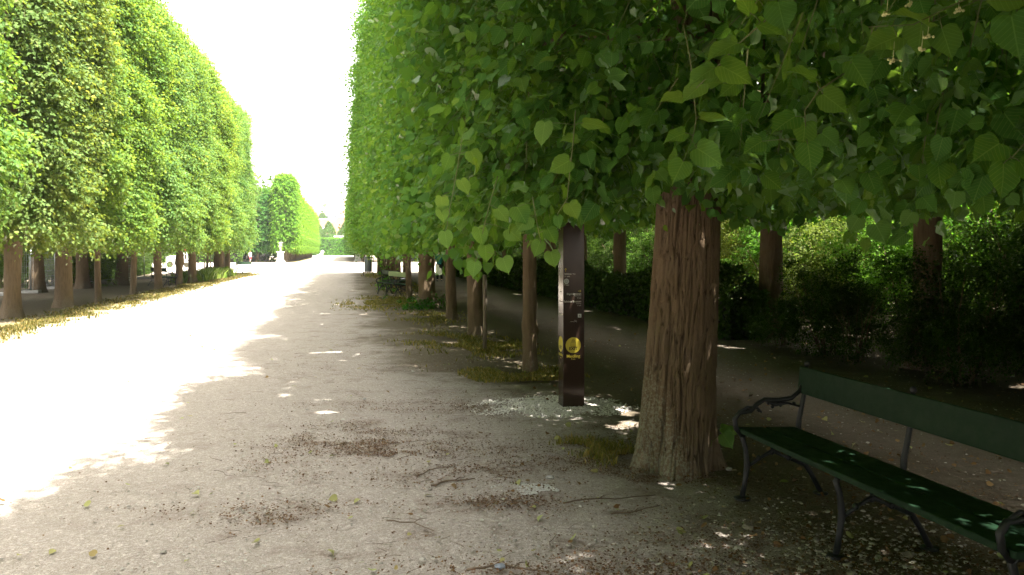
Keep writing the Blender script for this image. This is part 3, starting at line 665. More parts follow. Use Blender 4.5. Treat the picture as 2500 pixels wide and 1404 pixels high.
# ------------------------------------------------------------ ground cover near the camera
def scatter(n, seed, ymax=26, power=1.0):
    """ground points, denser near the camera, inside the view"""
    r = np.random.RandomState(seed); py = r.uniform(0, 1, n) ** power; Yd = 3.6 * (ymax / 3.6) ** py
    px = r.uniform(-60, 2560, n); return (px - 1250) * Yd / F, Yd, r
def uvw(x, y): return x * CT + y * ST, -x * ST + y * CT
# brown litter flakes: drift patches measured in the photo, plus a general sprinkle
x, y, r = scatter(150000, 61, 20)
u, v = uvw(x, y)
den = 0.02 + 0.36 / (1 + np.exp(-(u - 1.3 + 1.2 * noise(np.stack([x, y, x * 0], 1) * 0.8)) * 2.2))
den *= 0.15 + 1.6 * np.clip(noise(np.stack([x * .8, y * 2.2, x * 0], 1) * 1.6) + 0.2, 0, 1)
for px, py, ax, ay, st in [(700, 1248, 0.32, 0.09, 1.1), (900, 1090, 0.55, 0.22, 1.0), (1010, 1165, 0.35, 0.10, 0.9), (820, 1075, 0.3, 0.1, 0.6), (1080, 1000, 0.9, 0.10, 0.7), (1230, 1228, 0.22, 0.06, 0.8), (1450, 1100, 0.35, 0.2, 0.9), (1330, 1235, 0.2, 0.1, .5), (1250, 1395, .35, .06, .9), (1700, 1395, .6, .1, .7)]:
    g = G(px, py); den = den + 1.5 * st * np.exp(-((x - g[0]) / ax) ** 2 - ((y - g[1]) / (ay * 2.0)) ** 2)
den[(u < -7.5)] = 0.5
k = r.rand(len(x)) < den * 0.8
x, y = x[k], y[k]
for px, py, ax, ay, m_ in [(650, 1250, .25, .07, 1700), (730, 1246, .2, .07, 900), (880, 1075, .30, .12, 3600), (960, 1100, .22, .12, 2600), (850, 1130, .3, .08, 2200), (1010, 1165, .30, .09, 2600), (900, 1040, .2, .08, 900), (1080, 995, .5, .08, 2600), (1180, 975, .4, .1, 2000),
                           (1225, 1228, .13, .04, 900), (1330, 1120, .5, .12, 2400), (1480, 1130, .3, .16, 2600), (1600, 1170, .25, .05, 1800), (1560, 1060, .3, .14, 1500), (1330, 1395, .3, .05, 1200), (1000, 900, .8, .3, 2200), (1100, 820, 1.0, .6, 2600), (1800, 1350, .4, .1, 1800)]:
    g = G(px, py); gx = g[0] + r.normal(0, ax * 1.5, m_); gy = g[1] + r.normal(0, ay * 2.2, m_)
    kk = noise(np.stack([gx, gy * 1.6, gx * 0], 1) * 2.6) + .6 * noise(np.stack([gx, gy * 1.6, gx * 0 + 4], 1) * 8) + r.normal(0, .15, m_) > 0.02; x = np.concatenate([x, gx[kk]]); y = np.concatenate([y, gy[kk]])
n = len(x)
ang = r.uniform(0, 6.28, n); tip = np.stack([np.cos(ang), np.sin(ang), r.normal(0, 0.15, n)], 1); nor = np.array([0, 0, 1.0]) + r.normal(0, 0.35, (n, 3))
V, T, a, uv = leaves(LOW, np.stack([x, y, np.full(n, 0.012)], 1), tip, nor, r.uniform(0.005, 0.017, n), np.clip(r.normal(0.32, 0.25, n), 0.01, .99))
tag(link('leaf_litter', raw_mesh('leaf_litter', V, tris=T, attr=a, mats=[M['litter']])), 'brown crumbs of bud scales and dead leaf drifted over the gravel', 'leaf litter', kind='stuff')
# dead curled leaves under the trees, green fallen leaves
x, y, r = scatter(4600, 62, 24); u, v = uvw(x, y)
k = r.rand(len(x)) < np.clip(0.03 + 0.75 / (1 + np.exp(-(u - 2.6) * 2)), 0, 1); x, y = x[k], y[k]; n = len(x)
ang = r.uniform(0, 6.28, n); tip = np.stack([np.cos(ang), np.sin(ang), r.normal(0, 0.25, n)], 1); nor = np.array([0, 0, 1.0]) + r.normal(0, 0.5, (n, 3))
V, T, a, uv = leaves(MID, np.stack([x, y, np.full(n, 0.014)], 1), tip, nor, r.uniform(0.015, 0.045, n), np.clip(r.beta(1.2, 4.5, n), 0.01, .99))
tag(link('fallen_leaves', raw_mesh('fallen_leaves', V, tris=T, attr=a, mats=[M['fallen']])), 'dry curled leaves and a few fresh green ones lying under the trees', 'leaves', kind='stuff')
x, y, r = scatter(200, 68, 14); u, v = uvw(x, y); k = u > -2.6; x, y = x[k], y[k]; n = len(x)
ang = r.uniform(0, 6.28, n); tip = np.stack([np.cos(ang), np.sin(ang), r.normal(0, 0.2, n)], 1); nor = np.array([0, 0, 1.0]) + r.normal(0, 0.45, (n, 3))
V, T, a, uv = leaves(MID, np.stack([x, y, np.full(n, 0.016)], 1), tip, nor, r.uniform(0.025, 0.06, n), np.clip(r.normal(0.85, 0.12, n), 0.01, .99))
tag(link('green_fallen_leaves', raw_mesh('green_fallen_leaves', V, tris=T, attr=a, mats=[M['fallen']])), 'scattered fresh pale green leaves on the gravel', 'leaves', kind='stuff')
# stones
ICO = None
def stones(name, label, x, y, size, seed, cols, flat=0.55, zoff=0.25):
    r = np.random.RandomState(seed); n = len(x)
    base = np.array([(1, 0, 0), (0, 1, 0), (-1, 0, 0), (0, -1, 0), (.5, .5, .72), (-.5, .5, .72), (-.5, -.5, .72), (.5, -.5, .72), (0, 0, .95), (.72, .72, -.3), (-.72, .72, -.3), (-.72, -.72, -.3), (.72, -.72, -.3)], float)
    F_ = np.array([(8, 4, 5), (8, 5, 6), (8, 6, 7), (8, 7, 4), (0, 4, 7), (1, 5, 4), (2, 6, 5), (3, 7, 6), (0, 9, 4), (9, 1, 4), (1, 10, 5), (10, 2, 5), (2, 11, 6), (11, 3, 6), (3, 12, 7), (12, 0, 7)])
    Q = base[None] * r.uniform(0.7, 1.25, (n, 13, 3)); Q[:, :, 2] *= flat; Q[:, :, 0] *= r.uniform(0.8, 1.4, (n, 1))
    a = r.uniform(0, 6.28, n); c, s = np.cos(a)[:, None], np.sin(a)[:, None]
    Xq = Q[:, :, 0] * c - Q[:, :, 1] * s; Yq = Q[:, :, 0] * s + Q[:, :, 1] * c
    V = np.stack([Xq, Yq, Q[:, :, 2] + zoff], 2) * size[:, None, None] + np.stack([x, y, np.full(n, 0.0)], 1)[:, None]
    T = F_[None] + (np.arange(n) * 13)[:, None, None]
    t = NT(name); f = t.attr('lr').outputs['Fac']; t.put(t.b.inputs['Base Color'], t.mix(f, cols[0], cols[1])); t.b.inputs['Roughness'].default_value = 0.9
    t.put(t.b.inputs['Normal'], t.bump(t.noise(t.obj(), 120), 0.4, 0.004))
    return tag(link(name, raw_mesh(name, V.reshape(-1, 3), tris=T.reshape(-1, 3), attr=np.repeat(r.rand(n), 13), mats=[t.m])), label, 'stones', kind='stuff')
x, y, r = scatter(26000, 63, 15); u, v = uvw(x, y)
k = r.rand(len(x)) < np.clip(0.25 + 0.4 * noise(np.stack([x, y, x * 0], 1) * 1.1) + 0.35 * np.exp(-((x - 1.5) / 1.0) ** 2 - ((y - 3.9) / 0.5) ** 2), 0.04, 1)
stones('pebbles', 'small grey pebbles loose on the gravel path', x[k], y[k], r.lognormal(-5.35, 0.42, k.sum()), 1, ((0.22, 0.20, 0.17), (0.50, 0.48, 0.43)))
# coarse stones at the lower right
r = np.random.RandomState(64); n = 1500; px = r.normal(2050, 260, n); py = r.normal(1370, 70, n); k = (py > 1150) & (py < 1480); g = [G(a, b) for a, b in zip(px[k], py[k])]
stones('coarse_gravel', 'coarse pale stones and chips strewn under the near bench', np.array([q[0] for q in g]), np.array([q[1] for q in g]), r.lognormal(-4.75, 0.4, k.sum()), 2, ((0.20, 0.17, 0.13), (0.46, 0.43, 0.37)))
# pale crushed stone round the pillar
c = G(1400, 993); r = np.random.RandomState(65); n = 24000; rad = np.sqrt(r.rand(n)) ; an = r.uniform(0, 6.28, n)
x = c[0] - 0.28 + rad * np.cos(an) * 0.98; y = c[1] + 0.02 + rad * np.sin(an) * 0.62; e = 0.25 * noise(np.stack([x, y, x * 0], 1) * 3)
e = e + 0.2 * noise(np.stack([x, y, x * 0 + 5], 1) * 8); k = (rad + e < 1.1) & (r.rand(n) < np.clip(1.35 - 1.5 * (rad + e), 0.02, 1))
stones('crushed_stone', 'pale crushed stone bedded around the foot of the sign pillar', x[k], y[k], r.lognormal(-5.0, 0.4, k.sum()), 3, ((0.52, 0.49, 0.45), (0.80, 0.77, 0.72)))
c2 = G(1290, 1192); n = 2600; rad = np.sqrt(r.rand(n)); an = r.uniform(0, 6.28, n); x = c2[0] + rad * np.cos(an) * 0.26; y = c2[1] + rad * np.sin(an) * 0.16
k = rad + 0.3 * noise(np.stack([x, y, x * 0], 1) * 9) < 0.85
stones('spilled_grit', 'small spill of whitish grit on the path', x[k], y[k], r.lognormal(-5.4, 0.3, k.sum()), 4, ((0.45, 0.44, 0.42), (0.65, 0.64, 0.62)))
# a few stones one can point at
for px, py, s, lb in [(1343, 1168, .022, 'pale angular stone beside the whitish grit spill'), (1780, 1148, .022, 'pale rounded stone right of the big trunk foot'), (1220, 1388, .024, 'dark grey stone at the bottom edge near green leaves'), (890, 975, .016, 'small white stone alone on the grey path')]:
    mb = MB(); r2 = random.Random(px); mb.lathe_sc([(0.4, -0.8), (0.95, -0.3), (1.0, 0.25), (0.6, 0.75), (0.15, 0.95)], (0, 0, 0.4 * s), s, 9, (1.3, 0.95, 0.7))
    mb.v = [(a + r2.uniform(-.15, .15) * s, b + r2.uniform(-.15, .15) * s, c_ + r2.uniform(-.1, .1) * s) for a, b, c_ in mb.v]
    o = mb.build('stone', M['concrete'] if px != 1220 else M['greybin'], None); o.location = G(px, py); tag(o, lb, 'stone')
# twigs
def stick_pts(r, L, bend=0.25):
    n = max(4, int(L / 0.04)); a = 0; p = Vector((0, 0, 0.007)); out = [p.copy()]
    for i in range(n): a += r.gauss(0, bend); p = p + Vector((math.cos(a), math.sin(a), 0)) * (L / n); p.z = 0.007 + abs(r.gauss(0, 0.004)); out.append(p.copy())
    return out
mb = MB(); r = random.Random(5)
for i in range(620):
    Yd = 3.7 * (16 / 3.7) ** r.random(); px = r.uniform(550, 2500) if r.random() < .85 else r.uniform(0, 2500); X0 = (px - 1250) * Yd / F; L = min(0.4, max(0.03, r.lognormvariate(-2.4, 0.55))); a = r.choice([0, PI]) + r.gauss(0, 0.7)
    pts = [Matrix.Rotation(a, 3, 'Z') @ q + Vector((X0, Yd, 0)) for q in stick_pts(r, L, 0.2)]; w = 0.0012 + L * 0.010 * r.random()
    mb.tube(pts, [w * (1 - 0.6 * j / len(pts)) for j in range(len(pts))], 5)
tag(mb.build('fallen_twigs', M['stick']), 'thin dry twigs strewn over the gravel', 'twigs', kind='stuff')
for pl, w, lb in [([(1055, 1190), (1090, 1178), (1128, 1176), (1160, 1172)], .008, 'dark forked stick lying on the path left of the grit spill'), ([(1375, 1232), (1430, 1222), (1500, 1220), (1600, 1212)], .006, 'long thin twig below the foot of the big linden'),
                  ([(945, 1274), (1010, 1280), (1060, 1300)], .005, 'slender straight twig in the middle foreground'), ([(1820, 1325), (1840, 1335), (1852, 1358), (1853, 1362)], .007, 'hooked reddish twig on bare ground left of the middle bench leg'),
                  ([(1140, 1396), (1220, 1385), (1290, 1395), (1340, 1400)], .007, 'curved twig among green leaves at the bottom edge'), ([(1490, 1258), (1550, 1252), (1610, 1238)], .006, 'dark twig under the big trunk, pointing right')]:
    pts = [Vector(G(a, b)) + Vector((0, 0, w + 0.004)) for a, b in pl]; c0 = pts[0].copy(); fine = []
    for i in range(len(pts) - 1):
        for q in range(4): fine.append(pts[i].lerp(pts[i + 1], q / 4) - c0 + Vector((r.gauss(0, .004), r.gauss(0, .006), 0)))
    fine.append(pts[-1] - c0); mb = MB(); mb.tube(fine, [w * (1 - 0.55 * i / len(fine)) for i in range(len(fine))], 7)
    k = len(fine) // 2; mb.tube([fine[k], fine[k] + Vector((0.03, 0.03, 0.012)), fine[k] + Vector((0.07, 0.045, 0.01))], [w * .6, w * .45, w * .2], 5)
    o = mb.build('stick', M['stick'], None, True); o.location = c0; tag(o, lb, 'stick')
# grass: strips along both rows
def grass(name, label, n, f, hgt, seed, tint, wid=0.004):
    r = np.random.RandomState(seed); x, y = f(r, n); n = len(x)
    h = r.uniform(*hgt, n); a = r.uniform(0, 6.28, n); ln = r.normal(0, 0.45, (n, 2)) * h[:, None]
    b = np.stack([x, y, np.zeros(n)], 1); s = np.stack([np.cos(a), np.sin(a), np.zeros(n)], 1) * (wid * (1 + np.sqrt(x * x + y * y) / 9))[:, None]
    m = b + np.stack([ln[:, 0] * .35, ln[:, 1] * .35, h * .6], 1); t = b + np.stack([ln[:, 0], ln[:, 1], h], 1)
    V = np.stack([b - s, b + s, m + s * .7, m - s * .7, t], 1).reshape(-1, 3); i = (np.arange(n) * 5)[:, None]
    T = np.concatenate([i + [0, 1, 2], i + [0, 2, 3], i + [3, 2, 4]])
    o = link(name, raw_mesh(name, V, tris=T, attr=np.repeat(np.clip(r.normal(.45, .25, n), .01, .99), 5), mats=[M['grass']])); o.color = (*tint, 1); return tag(o, label, 'grass', kind='stuff')
def patches(cs):
    def f(r, n):
        k = r.choice(len(cs), n, p=np.array([c[4] for c in cs]) / sum(c[4] for c in cs)); c = np.array([c[:4] for c in cs])[k]
        d = np.clip(r.normal(0, 0.5, (n, 2)), -1.3, 1.3); u = c[:, 0] + d[:, 0] * c[:, 2]; v = c[:, 1] + d[:, 1] * c[:, 3]
        m = noise(np.stack([u, v, u * 0], 1) * 2.2) > -0.15; u, v = u[m], v[m]
        return u * CT - v * ST, u * ST + v * CT
    return f
def uvp(px, py): g = G(px, py); return UV(g[0], g[1])
gp = []
for px, py, du, dv, wt in [(1230, 915, .8, .7, 2.2), (1310, 925, .45, .5, 1.2), (1190, 850, .7, 1.2, 2.0), (1090, 830, .9, 1.5, 1.2), (960, 735, 1.1, 2.4, 2.5), (1050, 775, .8, 2, 1), (905, 745, .9, 2, 1), (980, 700, 1.0, 6, 2), (1480, 1105, .25, .3, .5), (1550, 1120, .25, .2, .4), (1420, 1090, .2, .25, .3), (920, 672, .8, 5, 1.5)]:
    q = uvp(px, py); gp.append((q[0], q[1], du, dv, wt))
grass('grass_tufts', 'sparse dry grass tufts along the right row', 30000, patches(gp), (0.02, 0.07), 71, (1.7, 1.4, 1.1))
grass('grass_strip', 'sunlit yellowish grass strip at the left edge of the path', 34000, patches([(-6.9, 14 + 4 * i, .75, 3.0, 1.0) for i in range(12)] + [(-7.3, 50, .9, 5, 3.0), (-6.9, 56, 1.0, 3, 2)]), (0.02, 0.09), 72, (1.0, 0.82, 0.7), 0.005)
grass('tall_weeds', 'tall green weeds around the stakes at the left', 5000, patches([(-7.9, 46.5, .7, 3.2, 2), (-7.6, 51, .7, 3, 2), (-8.2, 56, .8, 1.5, 1)]), (0.2, 0.7), 73, (0.9, 1.3, 0.6), 0.008)

# small leafy shoots at trunk feet
def shoots(name, label, loc, n, rad, h, size, seed, tint=(1, 1, 1), hi=False, out=(0, 0, 1)):
    r = np.random.RandomState(seed); S = r.normal(0, 1, (n, 3)) * np.array([rad, rad, h / 2]); S[:, 2] = np.abs(S[:, 2]) * 1.2
    N = nrm(S + np.array([0, 0, 0.2]) + r.normal(0, .3, (n, 3)))
    me = foliage_mesh(name, r, S, N, [M['leaf'], M['leafhi'], M['twig']] if hi else [M['leaf'], M['twig']], nl=5, L=(0.12, 0.25), size=size, down=0.1, lod=(lambda q: q[:, 0] * 0) if hi else None)
    o = link(name, me); o.location = loc; o.color = (*tint, 1); return tag(o, label, 'plant')
shoots('ivy', 'dark ivy mound at the foot of the thick linden', G(1035, 752), 130, 0.32, 0.25, (0.06, 0.09), 81, (0.55, 0.8, 0.6))
shoots('sapling', 'leafy green shoots growing on the trunk behind the benches', A(1.7, 34), 60, 0.12, 1.0, (0.08, 0.12), 82, (1, 1.2, .8))

# hanging sprays of the near trees and the shoot beside the big trunk
def spray(name, label, pl, leafs, seed, size=0.1, stem=0.0022, tintv=0.6, mat='leafhi', top=True, blossom=()):
    """pl: stem polyline in photo px with distance; leafs: (px,py,dist,size,angle of the tip in the picture, tilt)"""
    r = np.random.RandomState(seed); t = thing(name, label, 'twig') if top else None
    pts = [Vector(P(*q)) for q in pl]; mb = MB(); o0 = pts[0].copy(); t.location = o0
    mb.tube([p - o0 for p in pts], [stem * (1.3 - 0.7 * i / len(pts)) for i in range(len(pts))], 6)
    pos, tip, nor, sz, rn = [], [], [], [], []
    for q in leafs:
        px, py, Yd, s, ang = q[:5]; tilt = q[5] if len(q) > 5 else 0.3
        p = Vector(P(px, py, Yd)); d = Vector((math.cos(math.radians(ang)), 0, math.sin(math.radians(ang))))
        n_ = Vector((r.normal(0, .3), -1, tilt + r.normal(0, .15)))
        near = min((a.lerp(b, f) for a, b in zip(pts[:-1], pts[1:]) for f in (0, .25, .5, .75, 1)), key=lambda z: (z - p).length)
        mb.tube([near - o0, (near + p) / 2 - o0 + Vector((0, 0, 0.004)), p - o0], [stem * .7, stem * .55, stem * .5], 5)
        pos.append(p - o0); tip.append(d + Vector((0, -0.15, 0))); nor.append(n_); sz.append(s); rn.append(tintv + r.normal(0, .12))
    mb.build('stem', M['twig'], t, True)
    V, T, a, uv = leaves(HI, np.array(pos), np.array(tip), np.array(nor), np.array(sz), np.clip(rn, .02, .98))
    link('leaves', raw_mesh('leaves', V, tris=T, attr=a, uvp=uv, mats=[M[mat]], smooth=True), t)
    for px, py, Yd in blossom:
        p = Vector(P(px, py, Yd)) - o0; b = MB(); b.tube([p + Vector((0.004, 0, 0.05)), p + Vector((0.002, 0, .02)), p], .0009, 5)
        for i in range(7):
            d = Vector((r.normal(0, .007), r.normal(0, .007), r.normal(-.004, .004))); b.tube([p, p + d], .0007, 4); b.ball(p + d, .0042, 7, 5)
        b.build('blossom', M['blossom'], t, True)
    return t
M['blossom'] = plain('linden blossom', (0.62, 0.58, 0.28), 0.7)
spray('hanging_twig', 'long bare-stemmed twig hanging before the dark trunk with a bright leaf at its end', [(1668, 60, 2.9), (1685, 140, 2.9), (1692, 210, 2.9), (1700, 290, 2.9), (1690, 345, 2.9)],
      [(1702, 362, 2.88, .105, -35), (1668, 395, 2.9, .085, -118, .1), (1712, 285, 2.9, .10, -5, 1.2), (1672, 325, 2.9, .08, -160, 1.0), (1665, 235, 2.85, .08, -170, 1.3), (1720, 205, 2.85, .075, 10, 1.2)], 91, tintv=.72)
spray('hanging_twig', 'twig with three pale leaves hanging left of the sign pillar top', [(1405, 270, 3.5), (1400, 340, 3.5), (1390, 430, 3.5), (1385, 485, 3.5), (1362, 520, 3.5)],
      [(1390, 392, 3.5, .10, -150), (1362, 528, 3.5, .055, -85), (1390, 497, 3.48, .075, -60), (1425, 300, 3.5, .11, -10, 1.3), (1330, 300, 3.45, .1, -100, .4)], 92, tintv=.85)
spray('hanging_twig', 'cluster of hanging leaves at the lower left fringe of the near crown', [(1130, 330, 4.4), (1115, 420, 4.4), (1100, 500, 4.4), (1090, 560, 4.4)],
      [(1078, 480, 4.4, .09, -85), (1078, 506, 4.4, .085, -80), (1086, 566, 4.38, .095, -80), (1150, 370, 4.4, .1, -60), (1098, 380, 4.4, .09, -110), (1125, 440, 4.4, .09, -60)], 93, tintv=.85)
spray('hanging_twig', 'drooping leaf pair over the staked trunk', [(1215, 430, 4.2), (1195, 500, 4.2), (1180, 560, 4.2), (1170, 610, 4.2)],
      [(1168, 555, 4.2, .10, -75), (1185, 600, 4.2, .085, -85), (1160, 640, 4.2, .08, -100), (1215, 510, 4.2, .09, -50), (1228, 630, 4.2, .085, -70), (1240, 560, 4.2, .09, -40)], 94, tintv=.8)
spray('hanging_twig', 'drooping leaves between the slim linden and the sign pillar', [(1300, 480, 4.0), (1310, 540, 4.0), (1322, 600, 4.0)],
      [(1290, 530, 4.0, .09, -130), (1318, 590, 4.0, .08, -110), (1345, 615, 4.0, .08, -75), (1338, 560, 4.0, .08, -60), (1262, 505, 4.0, .1, -60)], 95, tintv=.75)
spray('leafy_branch', 'bright branch with yellowish blossoms reaching in at the top right', [(2480, -60, 2.3), (2400, -20, 2.3), (2310, 20, 2.3), (2230, 60, 2.3), (2120, 66, 2.3)],
      [(2270, 55, 2.3, .115, 165, 1.4), (2190, 90, 2.28, .10, 200, .8), (2300, 70, 2.3, .09, -75, .3), (2420, -30, 2.3, .12, -20, .7), (2250, 60, 2.32, .09, -100, .3)], 96, tintv=.8,
      blossom=[(2180, 145, 2.25), (2250, 118, 2.27), (2265, 85, 2.3), (2165, 30, 2.3), (2340, 22, 2.3), (2220, 8, 2.3)])
spray('leafy_branch', 'leafy twig slanting down from the top before the dark trunk', [(1960, -40, 2.2), (1880, 40, 2.25), (1800, 110, 2.3), (1740, 175, 2.35), (1700, 215, 2.4)],
      [(1900, 5, 2.2, .085, -80, .4), (1850, 60, 2.25, .085, -20, .9), (1800, 105, 2.3, .1, 205, 1.2), (1760, 160, 2.3, .1, -30, .8), (1745, 165, 2.35, .09, 210, 1.4), (1715, 205, 2.4, .08, 220, .8), (1830, 30, 2.2, .1, 120, .9)], 97, tintv=.7)
spray('leafy_branch', 'twig of round leaves hanging right of the dark trunk', [(2060, 180, 2.6), (2000, 220, 2.6), (1965, 270, 2.6), (1968, 340, 2.6)],
      [(1965, 300, 2.6, .085, -95), (1972, 352, 2.58, .09, -85), (1940, 285, 2.6, .09, -150, 1.0), (1860, 345, 2.6, .07, -150, .8), (2010, 230, 2.6, .09, -40), (1990, 190, 2.6, .09, 160, 1.2), (2080, 150, 2.6, .1, -60)], 98, tintv=.5)
spray('leafy_branch', 'pair of large drooping leaves at the right edge', [(2560, 250, 2.3), (2520, 330, 2.3), (2470, 385, 2.3)],
      [(2450, 400, 2.3, .1, -95), (2490, 395, 2.28, .09, -60), (2520, 300, 2.3, .1, -40), (2470, 40, 2.1, .11, -85, .5), (2440, 350, 2.3, .09, -150, .6)], 99, tintv=.45)
spray('sapling_shoot', 'small green shoot sprouting right of the big trunk foot', [(1722, 1085, 6.05), (1740, 1078, 6.0), (1762, 1060, 5.95)],
      [(1725, 1072, 6.0, .06, -60), (1760, 1045, 5.95, .09, -20, .9), (1765, 1060, 5.9, .12, -55, .7), (1775, 1050, 5.95, .09, -10, 1.2)], 100, tintv=.9)

# ------------------------------------------------------------ benches
def bench_model(label, group):
    """local x: depth away from the path, y: along the bench (0..2.05), origin at the far front leg"""
    t = thing('park_bench', label, 'bench', (0, 0, 0), TH, group)
    Lb = 2.26
    for y, nm, end in ((0.0, 'end_frame', 1), (-1.03, 'middle_frame', 0), (-2.18, 'end_frame', 1)):
        m = MB(); c = lambda pts: [Vector((a, y, b)) for a, b in pts]
        m.tube(c([(0.0, 0.012), (0.02, 0.12), (0.035, 0.22), (0.025, 0.33), (0.0, 0.41), (0.02, 0.435)]), [.019, .017, .021, .017, .018, .016], 10)   # front leg
        m.tube(c([(0.02, 0.43), (0.2, 0.405), (0.38, 0.40)]), [.016, .013, .016], 8)                                                        # seat bearer
        m.tube(c([(0.58, 0.012), (0.52, 0.12), (0.44, 0.24), (0.40, 0.36), (0.42, 0.52), (0.455, 0.68), (0.475, 0.87)]), [.018, .016, .018, .019, .018, .015, .013], 10)   # rear leg and back post
        m.tube(c([(0.03, 0.21), (0.14, 0.27), (0.22, 0.31), (0.30, 0.27), (0.46, 0.20)]), [.013, .011, .015, .011, .013], 8)                       # brace
        m.tube(c([(0.22, 0.31), (0.21, 0.36), (0.2, 0.405)]), .010, 7)
        for a, b in ((0.215, .30), (0.12, .265), (0.34, .255)): m.ball((a, y, b), .02, 8, 6)
        m.ball((0.478, y, 0.885), .02, 8, 6)
        m.lathe([(.055, 0), (.056, .008), (.03, .014), (.018, .02)], (0.0, y, 0.0), 16)
        m.lathe([(.05, 0), (.05, .008), (.026, .014)], (0.58, y, 0.0), 14)
        fr = m.build(nm, M['iron'], t, True)
        if end:
            m = MB()
            m.tube(c([(0.0, 0.42), (-0.045, 0.47), (-0.055, 0.53), (-0.02, 0.575), (0.06, 0.58), (0.10, 0.62), (0.16, 0.655), (0.26, 0.645), (0.36, 0.655), (0.42, 0.70), (0.455, 0.77)]), [.018, .017, .017, .017, .016, .016, .017, .018, .016, .015, .012], 10)
            m.tube(c([(-0.02, 0.575), (0.04, 0.61), (0.11, 0.60), (0.14, 0.57)]), [.012, .01, .01, .007], 7)
            m.tube(c([(0.16, 0.65), (0.24, 0.615), (0.33, 0.625), (0.42, 0.60)]), [.009, .012, .009, .008], 7)
            for a, b in ((0.22, .605), (0.28, .612), (0.19, .63), (0.38, .62), (.12, .585)): m.ball((a, y, b), .014, 7, 5)
            m.build('armrest', M['iron'], t, True)
    def plank(name, x0, z0, wx, th, tilt):
        mb = MB(); mb.box((0, -Lb / 2 + 0.035, 0), (wx, Lb, th)); o = mb.build(name, M['green'], t, False, 0.007); o.location = (x0 + (-0.005 if name == 'backrest_board' else 0), 0, z0); o.rotation_euler = (0, tilt, 0); return o
    plank('seat_plank', 0.075, 0.452, 0.195, 0.034, 0.035)
    plank('seat_plank', 0.295, 0.443, 0.215, 0.034, 0.035)
    plank('backrest_board', 0.448, 0.775, 0.020, 0.18, 0.10)
    return t
near = bench_model('large dark green bench with black iron frame in the right foreground', 'green benches along the avenue')
near.location = G(1812, 1218)
GB = 'green benches along the avenue'
BB = [((950, 722), TH + 0.25, 'bench beside the right row with a pale light-green backrest'), ((1000, 716), TH + PI + 0.25, 'bench with its back to the path behind the thin linden'),
      ((380, 704), TH + PI + 0.5, 'dark bench seen from behind at the left row'), ((592, 671), TH + PI - 0.35, 'pale distant bench at the sunlit end of the left row')]
for (px, py), rz, lb in BB:
    g = G(px, py)
    b = copy_tree(near, g, rz, lb, GB)
    if py == 722: b.location = ((922 - 1250) * 30.3 / F, 30.3, 0)
    if 'light-green' in lb:
        for ch in b.children:
            if ch.name.startswith('backrest'):
                ch.data = ch.data.copy(); ch.data.materials[0] = plain('pale green paint', (.30, .40, .20), .6); ch['label'] = 'pale green backrest board'
    if 'from behind' in lb: b.location = (g[0] + 0.4, g[1] + 1.2, 0)

# ------------------------------------------------------------ sign pillar
def flatmat(name, c, rough=0.6): return plain(name, c, rough, var=0.02)
M['pillar'] = plain('dark brown lacquered metal', (0.04, 0.024, 0.017), 0.14, 0.0, var=0.08, sc=3)
M['ltext'] = flatmat('cream lettering', (0.62, 0.60, 0.52)); M['yellow'] = flatmat('yellow print', (0.62, 0.50, 0.05)); M['ink'] = flatmat('dark print', (0.03, 0.025, 0.01)); M['iconw'] = flatmat('pale blue-grey print', (0.55, 0.58, 0.56))
pl = thing('sign_pillar', 'dark brown square wayfinding pillar with a yellow EXIT disc standing in pale gravel', 'sign pillar', (*G(1375, 995)[:2], 0), TH)
PW, PD, PH = 0.232, 0.19, 2.16
mb = MB(); mb.box((PW / 2, PD / 2, PH / 2 - 0.02), (PW, PD, PH + 0.04)); mb.build('column', M['pillar'], pl, False, 0.003)
Yp = G(1375, 995)[1]
def zof(py): return H - (py - HY) * Yp / F
def text(name, body, x, z, size, mat, align='LEFT', face='front', bold=0.0, cx=False):
    c = bpy.data.curves.new(name, 'FONT'); c.body = body; c.size = size; c.align_x = align; c.align_y = 'CENTER'; c.extrude = 0.0004; c.offset = bold; c.resolution_u = 4
    tmp = bpy.data.objects.new('tmp', c); col.objects.link(tmp); bpy.context.view_layer.update()
    me = bpy.data.meshes.new_from_object(tmp.evaluated_get(bpy.context.evaluated_depsgraph_get())); bpy.data.objects.remove(tmp); me.materials.clear(); me.materials.append(mat)
    o = link(name, me, pl)
    if face == 'front': o.location = (x, -0.0022, z); o.rotation_euler = (PI / 2, 0, 0)
    else: o.location = (-0.0022, x, z); o.rotation_euler = (PI / 2, 0, -PI / 2)
    return o
pxm = PW / 53.0
def fx(px): return (px - 1375) * pxm
def disc(name, x, z, r, mat, lift=0.001, face='front', n=40, ring=None, parent=None):
    mb = MB()
    if ring: vs = [(math.cos(2 * PI * k / n) * q, math.sin(2 * PI * k / n) * q) for q in (r, ring) for k in range(n)]; fs = [(k, (k + 1) % n, n + (k + 1) % n, n + k) for k in range(n)]
    else: vs = [(math.cos(2 * PI * k / n) * r, math.sin(2 * PI * k / n) * r) for k in range(n)]; fs = [tuple(range(n))]
    if face == 'front': mb.add([(x + a, -lift, z + b) for a, b in vs], fs)
    else: mb.add([(-lift, x - a, z + b) for a, b in vs], fs)
    return mb.build(name, mat, parent or pl)
def strokes(name, segs, w, mat, lift, parent=None):
    mb = MB()
    for (x0, z0), (x1, z1) in segs:
        d = math.hypot(x1 - x0, z1 - z0); nx, nz = -(z1 - z0) / d * w / 2, (x1 - x0) / d * w / 2
        mb.add([(x0 + nx, -lift, z0 + nz), (x0 - nx, -lift, z0 - nz), (x1 - nx, -lift, z1 - nz), (x1 + nx, -lift, z1 + nz)], [(0, 1, 2, 3)])
    return mb.build(name, mat, parent or pl)
